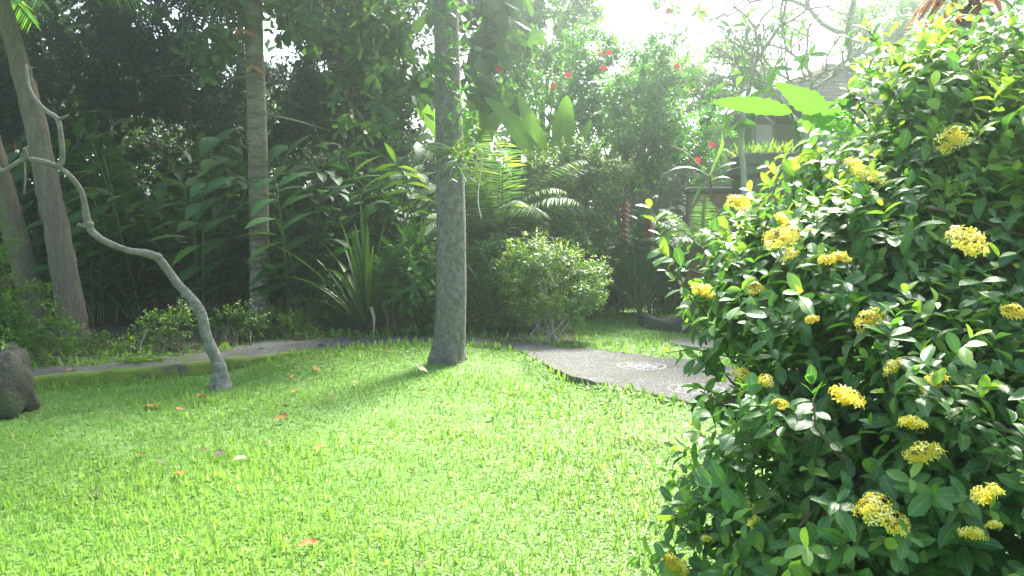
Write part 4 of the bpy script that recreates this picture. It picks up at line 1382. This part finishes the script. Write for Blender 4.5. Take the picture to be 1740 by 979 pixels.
# ---- orchid and climber on the big trunk, hanging aerial roots
c = at(775, 262, YB - .22)
orc = thing("orchid_plant", "wiry epiphyte orchid clinging to the big trunk above head height", "orchid", c)
ml, mr = MB(), MB()
for i in range(30):
    a = random.uniform(-.6, 3.6)
    d = (math.cos(a), random.uniform(-1, .1), random.uniform(-.4, 1.0))
    p = arch(c + rng.normal(0, .06, 3) * [1, .3, 1], d, random.uniform(.2, .5), random.uniform(.6, 2.0), 7)
    if i % 3:
        ribbon(ml, p, .011 * np.array([.6, 1, 1, .9, .7, .4, .05]), (0, -1, .6), .2, None, random.random() * .8)
    else:
        tube(mr, p, np.linspace(.006, .002, 7), 4)
shoots(ml, c + rng.normal(0, .12, (26, 3)) * [1, .2, 1], rnd_dirs(26) + [0, -.6, 0], .1, 5, .085, L_OVAL, young_p=.6)
for x0, pp in ((0, [(808, 250), (820, 262), (816, 300), (812, 340), (818, 372)]), (1, [(850, 250), (856, 262), (862, 285), (870, 300)]), (2, [(808, 285), (814, 255), (835, 247), (852, 262)])):
    tube(mr, [at(x, y, YB - .15) for x, y in [(790, 262)] * (x0 == 0) + pp], .006, 5, sub=4)
ml.build("leaves", M['olive'], orc)
mr.build("roots", M['root'], orc)
c = at(768, 90, YB - .2)
cl = thing("climbing_vine", "small leaved vine climbing the upper part of the big trunk", "vine", c)
ml, mr = MB(), MB()
pp = [at(770 + 16 * math.sin(i * 1.1), 215 - i * 24, YB - .19) for i in range(11)]
tube(mr, pp, .007, 5, sub=3)
pts = np.concatenate([np.array(pp) + rng.normal(0, .08, (11, 3)) * [1.2, .2, 1] for _ in range(5)])
shoots(ml, pts, rnd_dirs(len(pts)) + [0, -.8, .2], .08, 4, .095, L_OVAL, young_p=.4)
mr.build("vine_stem", M['twig'], cl)
ml.build("leaves", M['mid'], cl)

# ---- frangipani on the right, bare forking branches
def frangipani(label, base, segs, mat, seed, depth=6, leafy=0.5):
    random.seed(seed)
    root = thing("frangipani_tree", label, "tree", base)
    mt, mbr, ml = MB(), MB(), MB()
    tips = []

    def grow(p, d, L, r, k):
        d = d / np.linalg.norm(d)
        e = p + d * L
        m = (p + e) / 2 + rng.normal(0, .06 * L, 3)
        tube(mbr if k < depth else mt, [p, m, e], [r, r * .88, r * .8], 7 if r > .015 else 5, .03, sub=2)
        if k == 0 or r < .004:
            tips.append((e, d))
            return
        nb = 3 if random.random() < .35 else 2
        a0 = random.random() * 6.28
        u = unit(np.cross(d, [0.3, .5, .1]))
        v = np.cross(d, u)
        for i in range(nb):
            a = a0 + i * 6.283 / nb + random.gauss(0, .3)
            sp = random.uniform(.5, .85)
            nd = d + (u * math.cos(a) + v * math.sin(a)) * sp + np.array([0, 0, .06])
            grow(e, nd, L * random.uniform(.68, .9), r * random.uniform(.68, .8), k - 1)

    b = np.asarray(base, float)
    last = b
    for i, (pt, r) in enumerate(segs[:-1]):
        tube(mt, limb_path(last, pt, 0, 4, .03), np.linspace(segs[i - 1][1] if i else r * 1.25, r, 4), 10, .03, sub=3)
        last = pt
    end, r = segs[-1]
    grow(np.asarray(last, float), np.asarray(end, float) - np.asarray(last, float), np.linalg.norm(np.asarray(end) - np.asarray(last)), r, depth)
    mt.build("trunk", mat, root)
    mbr.build("branches", mat, root)
    tp = np.array([t[0] for t in tips])
    td = np.array([t[1] for t in tips])
    ok = rng.random(len(tp)) < leafy
    shoots(ml, tp[ok], td[ok], .07, 6, .21, L_LANCE, spread=65, droop=.15, young_p=.5, wid=1.6)
    ml.build("leaves", M['mid'], root)
    return root


b = at(1395, 520, 12.0); b[2] = .085
frangipani("bare grey frangipani with many forked branches before the pavilion", b, [(at(1392, 330, 12.0), .085), (at(1384, 285, 11.9), .07), (at(1366, 215, 11.8), .05)], M['twig_pale'], 4, 7, .06)
b = at(1262, 520, 11.6); b[2] = .085
frangipani("smaller pale stemmed frangipani with forked crown left of the pavilion", b, [(at(1266, 340, 11.6), .042), (at(1258, 250, 11.55), .038), (at(1262, 190, 11.5), .04), (at(1285, 105, 11.4), .036)], M['twig_pale'], 9, 6, .07)
b = at(1470, 520, 13.4); b[2] = .085
frangipani("thick trunked frangipani rising behind the top of the ixora", b, [(at(1470, 300, 13.4), .13), (at(1462, 160, 13.4), .10), (at(1440, 60, 13.3), .06)], M['twig_pale'], 14, 6, .08)
random.seed(77)

# ---- red cordyline behind the ixora
b = at(1625, 500, 4.4); b[2] = .0
cd = strap_plant("cordyline_plant", "orange red cordyline head rising above the ixora top", "cordyline", b, 50, .36, .026, M['red'], h=at(1625, 25, 4.4)[2] - .0, droop=(1.2, 2.6), lean=(.3, 2.2), stem=.03, young=.3)
mb = MB()
tp = at(1625, 25, 4.4)
for i in range(34):
    a = random.random() * 6.28
    p = arch(tp + [0, 0, -.02 - .35 * random.random()], (math.cos(a) * .6, math.sin(a) * .6, -.6), random.uniform(.25, .45), 1.5, 7)
    ribbon(mb, p, .018 * np.array([.6, 1, 1, .9, .7, .4, .1]), (math.cos(a), math.sin(a), .3), .3)
mb.build("dead_leaf_skirt", M['dead_brown'], cd)

# ---- pavilion, shrine, wall
YP = 15.5
x0, x1 = at(1238, 300, YP)[0], at(1640, 300, YP)[0]
ze = at(1300, 190, YP)[2]
pv = thing("pavilion", "grey columned garden pavilion with tiled hip roof behind the frangipani", "pavilion", (x0, YP, .085))
mb = MB(); box(mb, (x0 - .3, YP - .3, .0), (x1 + .3, YP + 4.3, .45), .03); mb.build("plinth", M['stone_grey'], pv, smooth=False)
mb = MB(); box(mb, (x0 + .1, YP + 1.6, .45), (x1, YP + 1.8, ze - .02)); mb.build("back_wall", M['plaster'], pv, smooth=False)
for i, xx in enumerate(np.linspace(x0 + .62, x1 - .3, 4)):
    mb = MB()
    box(mb, (xx - .15, YP - .15, .75), (xx + .15, YP + .15, ze - .25), .02)
    col = mb.build("column", M['plaster'], pv, smooth=False)
    mb = MB()
    box(mb, (xx - .22, YP - .22, .45), (xx + .22, YP + .22, .75), .02)
    mb.build("column_base", M['stone_grey'], col, origin=ORIG[pv.name], smooth=False)
    mb = MB()
    box(mb, (xx - .2, YP - .2, ze - .25), (xx + .2, YP + .2, ze - .1), .02)
    o = mb.build("capital", M['stone_grey'], col, origin=ORIG[pv.name], smooth=False)
mb = MB(); box(mb, (x0 + .5, YP + 1.56, .45), (x0 + 1.35, YP + 1.598, 2.55)); d = mb.build("door", M['shutter'], pv, smooth=False)
mb = MB(); box(mb, (x0 + 2.0, YP + 1.56, 1.3), (x0 + 3.0, YP + 1.598, 2.6)); mb.build("window", M['shutter'], pv, smooth=False)
mb = MB(); box(mb, (x0 + .2, YP - .12, ze - .1), (x1 - .05, YP + .12, ze + .08), .01); mb.build("beam", M['shutter'], pv, smooth=False)
mb = MB()
ex0, ex1, ey0, ey1 = x0 + .25, x1 + .7, YP - .7, YP + 4.7
rx0, rx1, ry, rz = x0 + 2.5, x1 - 1.6, YP + 2, at(1470, 118, YP + 2)[2]
cor = [np.array(v) for v in ((ex0, ey0, ze), (ex1, ey0, ze), (ex1, ey1, ze), (ex0, ey1, ze))]
rd = [np.array((rx0, ry, rz)), np.array((rx1, ry, rz))]
for (a_, b_, c_, d_) in ((cor[0], cor[1], rd[1], rd[0]), (cor[1], cor[2], rd[1], rd[1]), (cor[2], cor[3], rd[0], rd[1]), (cor[3], cor[0], rd[0], rd[0])):
    n = 26
    for i in range(n):
        s0, s1 = i / n, (i + 1) / n
        lo0, lo1 = a_ + (d_ - a_) * s0, b_ + (c_ - b_) * s0
        hi0, hi1 = a_ + (d_ - a_) * s1, b_ + (c_ - b_) * s1
        up = np.array([0, 0, .022])
        mb.add([lo0, lo1, lo1 + up, lo0 + up, hi0, hi1], [(0, 1, 2), (0, 2, 3), (3, 2, 5), (3, 5, 4), (0, 5, 1), (0, 4, 5)])
rf = mb.build("roof", M['roof'], pv, smooth=False)
mb = MB()
for a_, b_ in ((rd[0], rd[1]), (cor[0], rd[0]), (cor[1], rd[1]), (cor[2], rd[1]), (cor[3], rd[0])):
    tube(mb, [a_ + [0, 0, .05], b_ + [0, 0, .05]], .08, 8)
mb.build("ridge_tiles", M['brick'], rf, origin=ORIG[pv.name])

YS = 12.4
c = at(1292, 480, YS); c[2] = .085
zt = at(1292, 262, YS)[2]
sh = thing("stone_shrine", "weathered grey stone shrine pillar topped with grassy moss tufts", "shrine", c)
cx = c[0]
mb = MB()
box(mb, (cx - .50, YS - .40, .05), (cx + .50, YS + .5, .55), .03)
box(mb, (cx - .42, YS - .34, .55), (cx + .42, YS + .42, .75), .03)
mb.build("base", M['stone_grey'], sh, smooth=False)
mb = MB()
box(mb, (cx - .32, YS - .24, .75), (cx + .32, YS + .34, zt - .62), .03)
box(mb, (cx + .12, YS - .275, .85), (cx + .27, YS - .235, zt - .75), .008)
box(mb, (cx - .27, YS - .275, .85), (cx - .12, YS - .235, zt - .75), .008)
mb.build("shaft", M['brick'], sh, smooth=False)
mb = MB()
for i, (w, z0, z1) in enumerate(((.36, .62, .34), (.44, .34, .2), (.38, .2, .0))):
    box(mb, (cx - w, YS - w + .06, zt - z0), (cx + w, YS + w + .02, zt - z1 - .002), .025)
mb.build("cap", M['stone_grey'], sh, smooth=False)
n = 340
p = np.stack([cx + rng.uniform(-.42, .42, n), YS + rng.uniform(-.34, .4, n), np.full(n, zt - .02)], 1)
mb = MB()
scatter(mb, L_NARROW, p, rng.normal(0, .5, (n, 3)) + [0, 0, .9], rnd_dirs(n), rng.uniform(.1, .26, n), None, (rng.random(n) < .3) * .6, 1.0)
tag(mb.build("moss_tuft", M['olive'], origin=(cx, YS, zt)), "pale green grassy tuft growing on the shrine cap", "moss")
mb = MB()
wx0, wx1 = at(1130, 400, 15)[0], cx + .45
wl = thing("garden_wall", "low weathered brick garden wall left of the stone shrine", "wall", ((wx0 + wx1) / 2, 13.0, .085))
zt2 = at(1200, 318, 13.0)[2]
box(mb, (wx0, 13.0, .05), (wx1 - .2, 13.25, zt2 - .1)); mb.build("wall_body", M['brick'], wl, smooth=False)
mb = MB(); box(mb, (wx0 - .02, 12.95, zt2 - .1), (wx1 - .2, 13.3, zt2), .02); mb.build("coping", M['stone_grey'], wl, smooth=False)

# ------------------------------------------------------------------ ixora in the foreground
LB = [E(1500, 800, 2.62, .55, .48, .42), E(1345, 935, 2.75, .36, .36, .36), E(1525, 600, 3.1, .70, .6, .50), E(1422, 482, 3.4, .54, .5, .40),
      E(1570, 330, 3.5, .55, .5, .5), E(1640, 235, 3.7, .48, .5, .42), E(1800, 520, 2.95, .68, .6, .6), E(1800, 860, 2.35, .5, .5, .55), E(1895, 170, 3.4, .58, .5, .6), E(1650, 1010, 2.5, .6, .45, .4), E(1365, 650, 3.35, .26, .3, .3)]


def hit(px, py, scale=1.0):
    d = ray(px, py)
    o = np.array([0, 0, EYE])
    best = None
    for c, r in LB:
        r = r * scale
        oc, dd = (o - c) / r, d / r
        a_, b_, c_ = dd @ dd, oc @ dd, oc @ oc - 1
        disc = b_ * b_ - a_ * c_
        if disc > 0:
            t = (-b_ - math.sqrt(disc)) / a_
            if best is None or t < best:
                best = t
    return o + d * best if best else None


ib = np.array([1.75, 3.1, 0.0])
ix = thing("ixora_bush", "large glossy leaved ixora bush covered in yellow flower clusters", "bush", ib)
n = 3300
p, d = lobe_points(LB, n, (0.58, 1.13), 40)
depth = np.min([np.linalg.norm((p - c) / r, axis=1) for c, r in LB], axis=0)
ok = (depth > 0.55) & (p[:, 2] > 0.03)
p, d = p[ok], d[ok]
dd = unit(d * .75 + np.array([0, 0, .6]) + rng.normal(0, .38, p.shape))
mb = MB()
L = rng.uniform(.11, .2, len(p))
hi = p[:, 2] > 1.45 + rng.normal(0, .15, len(p))
for sel, yp, lf, yf in ((hi, .7, .074, .2), (~hi, .27, .07, .5)):
    half = rng.random(len(p)) < .5
    shoots(mb, p[sel & half], dd[sel & half], L[sel & half], 10, lf, L_IXORA, True, 58, .22, young_p=yp, young_tip=.95, upw=.5, young_from=yf)
    shoots(mb, p[sel & ~half], dd[sel & ~half], L[sel & ~half], 8, lf * 1.1, L_IXORA2, True, 62, .3, young_p=yp, young_tip=.95, upw=.35, wid=.92, young_from=yf)
# inner leaves
q2, e2 = lobe_points(LB, 1100, (0.3, 0.62))
k2 = q2[:, 2] > 0.05
shoots(mb, q2[k2], e2[k2] + [0, 0, .4], .16, 8, .072, L_IXORA, True, 62, .25, young_p=.05)
# long shoots that stand out of the outline, with pale new leaves
sprigs = [(1240, 975, 1150, 972, 2.62), (1270, 900, 1165, 925, 2.65), (1260, 1010, 1135, 1000, 2.6), (1230, 700, 1195, 660, 3.2), (1500, 150, 1455, 105, 3.6), (1700, 120, 1720, 40, 3.4), (1660, 110, 1690, 30, 3.6), (1150, 470, 1100, 345, 3.35), (1180, 470, 1122, 425, 3.3), (1190, 540, 1130, 455, 3.3), (1230, 420, 1205, 385, 3.4), (1350, 330, 1352, 290, 3.45), (1460, 180, 1440, 150, 3.6), (1500, 90, 1470, 40, 3.6), (1240, 700, 1190, 690, 3.2), (1230, 650, 1185, 605, 3.2), (1250, 620, 1130, 600, 3.2), (1250, 840, 1140, 880, 2.7), (1280, 800, 1185, 790, 2.75),
          (1540, 700, 1548, 640, 2.55), (1320, 430, 1270, 345, 3.3), (1600, 60, 1640, 0, 3.6), (1690, 220, 1700, 150, 3.2), (1560, 230, 1540, 150, 3.4), (1630, 250, 1640, 170, 3.35), (1500, 270, 1490, 190, 3.4), (1390, 330, 1395, 255, 3.4), (1300, 760, 1330, 720, 2.7), (1350, 780, 1365, 715, 2.6), (1215, 560, 1240, 585, 3.25)]
mst = MB()
sp_b, sp_d, sp_L = [], [], []
for xa, ya, xb, yb, Y in sprigs:
    A_, B_ = at(xa, ya, Y + .08), at(xb, yb, Y)
    Ls = np.linalg.norm(B_ - A_)
    sp_b.append(A_ + (B_ - A_) * .1); sp_d.append(B_ - A_); sp_L.append(Ls * .9)
    tube(mst, limb_path(A_ - (B_ - A_) * 1.0 + [0.02, .05, 0], B_, .05, 6, .05), np.linspace(.006, .002, 6), 5)
shoots(mb, np.array(sp_b), np.array(sp_d), np.array(sp_L), 10, .076, L_IXORA, True, 52, .1, young_p=1.0, young_tip=1.0, upw=.4)
mb.build("foliage", M['ixora'], ix)
for i in rng.choice(len(p), 260, replace=False):
    c, r = LB[int(np.argmin([np.linalg.norm((p[i] - c) / r) for c, r in LB]))]
    mid = c + (p[i] - c) * .3 + rng.normal(0, .05, 3)
    tube(mst, [mid, (mid + p[i]) / 2 + rng.normal(0, .03, 3), p[i], p[i] + dd[i] * .1], [.009, .006, .004, .003], 5)
for c, r in LB:
    tube(mst, limb_path(ib + rng.normal(0, .12, 3) * [1, 1, 0], c, .05, 7, .06), np.linspace(.03, .014, 7), 7)
for xa, ya, xb, yb, Y in ((1440, 420, 1600, 362, 3.05), (1560, 350, 1740, 400, 2.95), (1500, 690, 1620, 660, 2.7)):
    tube(mst, limb_path(at(xa, ya, Y), at(xb, yb, Y), .02, 6, .03), np.linspace(.008, .004, 6), 5)
mst.build("branches", M['twig'], ix)


# flower clusters
def cluster_mesh(n, spread, seed):
    r2 = np.random.default_rng(seed)
    mb = MB()
    pos, nor = [], []
    for i in range(n):
        ph = math.acos(1 - r2.random() * .85)
        th = r2.random() * 6.283
        d = np.array([math.sin(ph) * math.cos(th), math.sin(ph) * math.sin(th), math.cos(ph) * .75])
        e = d * (spread * r2.uniform(.78, 1.1))
        pos.append(e); nor.append(d)
        tube(mb, [np.array([0, 0, -.25 * spread]), e * .5, e], [.0012, .001, .0009], 3, cap=False)
    pos, nor = np.array(pos), unit(np.array(nor) + r2.normal(0, .25, (n, 3)))
    u = unit(np.cross(nor, r2.normal(size=(n, 3))))
    v = np.cross(nor, u)
    rv = r2.random(n)
    yv = (r2.random(n) < .3) * r2.random(n)
    for k in range(4):
        a = k * math.pi / 2
        f = u * math.cos(a) + v * math.sin(a) + nor * .15
        scatter(mb, L_PETAL, pos, f, nor, spread * .33, rv, yv, wid=1.0)
    return mb


cl_protos = None
FL = [(1330, 410, 60), (1193, 500, 42), (1283, 492, 28), (1345, 438, 30), (1405, 445, 26), (1450, 290, 38), (1485, 305, 34), (1252, 347, 36), (1640, 415, 62), (1480, 548, 46), (1722, 533, 38), (1522, 627, 38), (1592, 655, 44), (1435, 683, 56), (1260, 640, 32), (1300, 648, 24), (1325, 690, 26), (1550, 725, 42), (1570, 778, 56), (1487, 868, 56), (1520, 892, 42), (1680, 848, 52), (1652, 912, 42), (1690, 895, 24), (1145, 965, 46), (1282, 888, 24), (1620, 240, 52), (1427, 440, 28), (1380, 545, 22), (1327, 377, 28), (1270, 860, 20), (1200, 917, 16)]
protos_c = []
for i, (px, py, sz) in enumerate(FL):
    h = hit(px, py, 1.03)
    if h is None:
        h = at(px, py, 3.25 if py < 700 else 2.7)
    h = np.array([0, 0, EYE]) + (h - np.array([0, 0, EYE])) * .965
    R = sz * .5 * h[1] / F * 1.12
    if i < 4:
        o = cluster_mesh((54, 44, 34, 48)[i], 1.0 * .05, 100 + i).build("flower_cluster", M['petal_yellow'], ix, origin=(0, 0, 0))
        protos_c.append(o)
    else:
        o = protos_c[i % 4].copy()
        COL.objects.link(o)
    o.location = h - ib
    s = R / .05
    o.scale = (s, s, s * random.uniform(.85, 1.05))
    o.rotation_euler = (random.uniform(.3, .9), random.uniform(-.4, .4), random.uniform(0, 6.28))

# ------------------------------------------------------------------ fallen leaves
def dead_leaf(px, py, sz, mat, label, group=None, onpath=False):
    c = gnd(px, py, PZ if onpath else 0.03)
    z = PZ + .012 if onpath else float(gz(c[0], c[1])) + .045
    mb = MB()
    tpl = leaf_t([(.1, .06), (.3, .2), (.55, .25), (.8, .18)], random.uniform(.2, .7), random.uniform(-.35, .35), .05)
    a = random.random() * 6.28
    L = sz * c[1] / F
    pos = np.array([[c[0] - math.cos(a) * L / 2, c[1] - math.sin(a) * L / 2, z]])
    scatter(mb, tpl, pos, np.array([[math.cos(a), math.sin(a), random.uniform(-.1, .35)]]), np.array([[random.gauss(0, .35), random.gauss(-.25, .3), 1]]), L, np.array([random.random()]), wid=1.15)
    tube(mb, [pos[0], pos[0] - np.array([math.cos(a), math.sin(a), -.1]) * L * .22], [.0022, .0016], 4)
    o = mb.build("fallen_leaf", M[mat], origin=(c[0], c[1], z))
    tag(o, label, "leaf", group)


G1 = "fallen leaves scattered on the lawn"
named = [(524, 935, 36, 'dead_orange', "orange fallen leaf alone on the nearest sunlit grass"), (305, 810, 26, 'dead_orange', "ochre upright fallen leaf on bright grass left of centre"),
         (260, 692, 30, 'dead_orange', "big orange fallen leaf below the kerb left of crooked tree foot"), (343, 681, 24, 'dead_orange', "orange brown fallen leaf just below the crooked tree foot"),
         (478, 712, 24, 'dead_orange', "orange leaf lying in shaded grass below centre of lawn edge"), (498, 643, 20, 'dead_orange', "orange leaf right of the crooked tree foot near the kerb"),
         (543, 762, 22, 'dead_orange', "orange leaf on bright grass in the middle of the lawn"), (538, 632, 18, 'dead_orange', "small orange leaf in grass left of the big trunk shadow"),
         (372, 776, 22, 'dead_brown', "dark brown curled leaf on sunlit grass near a pale one"), (485, 695, 16, 'dead_brown', "tiny dark brown leaf above the orange leaf in shaded grass"),
         (408, 783, 22, 'dead_pale', "pale tan leaf on sunlit grass right of a dark brown one"), (834, 710, 18, 'dead_pale', "pale leaf on sunlit lawn below the big grey trunk"),
         (716, 636, 24, 'dead_pale', "pale leaf in the grass below left of the big trunk foot"), (712, 965, 22, 'dead_brown', "brown leaf fragment at the very front of the lawn")]
for px, py, sz, m, lab in named:
    dead_leaf(px, py, sz, m, lab, G1)
for i, (px, py, sz) in enumerate([(305, 702, 16), (240, 778, 18), (462, 752, 16), (605, 655, 14), (562, 678, 14), (890, 722, 16), (640, 700, 12), (720, 668, 12), (660, 610, 14), (880, 668, 14), (500, 668, 12)]):
    dead_leaf(px, py, sz, 'dead_orange', "small faded orange leaf lying in the lawn grass", G1)
for i, (px, py, sz) in enumerate([(150, 735, 18), (105, 735, 14), (272, 792, 18), (345, 766, 14), (165, 838, 18), (545, 605, 14), (600, 640, 12), (700, 805, 14), (915, 910, 14), (575, 612, 14), (780, 650, 12)]):
    dead_leaf(px, py, sz, 'dead_brown', "small dry brown leaf lying in the lawn grass", G1)
for px, py, sz, m, lab in [(505, 578, 16, 'dead_orange', "orange leaf on the grey path near the banded trunk"), (600, 579, 18, 'dead_brown', "dry brown leaf on the path left of the big trunk"), (120, 630, 20, 'dead_orange', "orange leaf on the mossy kerb at far left"), (445, 592, 16, 'dead_brown', "brown leaf on the dark path stretch right of crooked tree"), (690, 576, 14, 'dead_pale', "pale leaf on the path close to the big trunk")]:
    dead_leaf(px, py, sz, m, lab, "fallen leaves on the path", True)

# ------------------------------------------------------------------ air volume added to imitate the lens's veiling glare
mb = MB()
box(mb, (-200, -200, -1.2), (200, 200, 16))
hz = mb.build("glare_haze", bpy.data.materials.new("glare_haze_air"), smooth=False)
hm = hz.data.materials[0]
hm.use_nodes = True
t = hm.node_tree
t.nodes.remove(t.nodes["Principled BSDF"])
pvn = t.nodes.new("ShaderNodeVolumePrincipled")
pvn.inputs["Color"].default_value = (0.80, 0.99, 0.85, 1)
pvn.inputs["Density"].default_value = GLARE_DENSITY
pvn.inputs["Anisotropy"].default_value = GLARE_G
t.links.new(pvn.outputs[0], t.nodes["Material Output"].inputs["Volume"])
kind(hz, 'stuff')
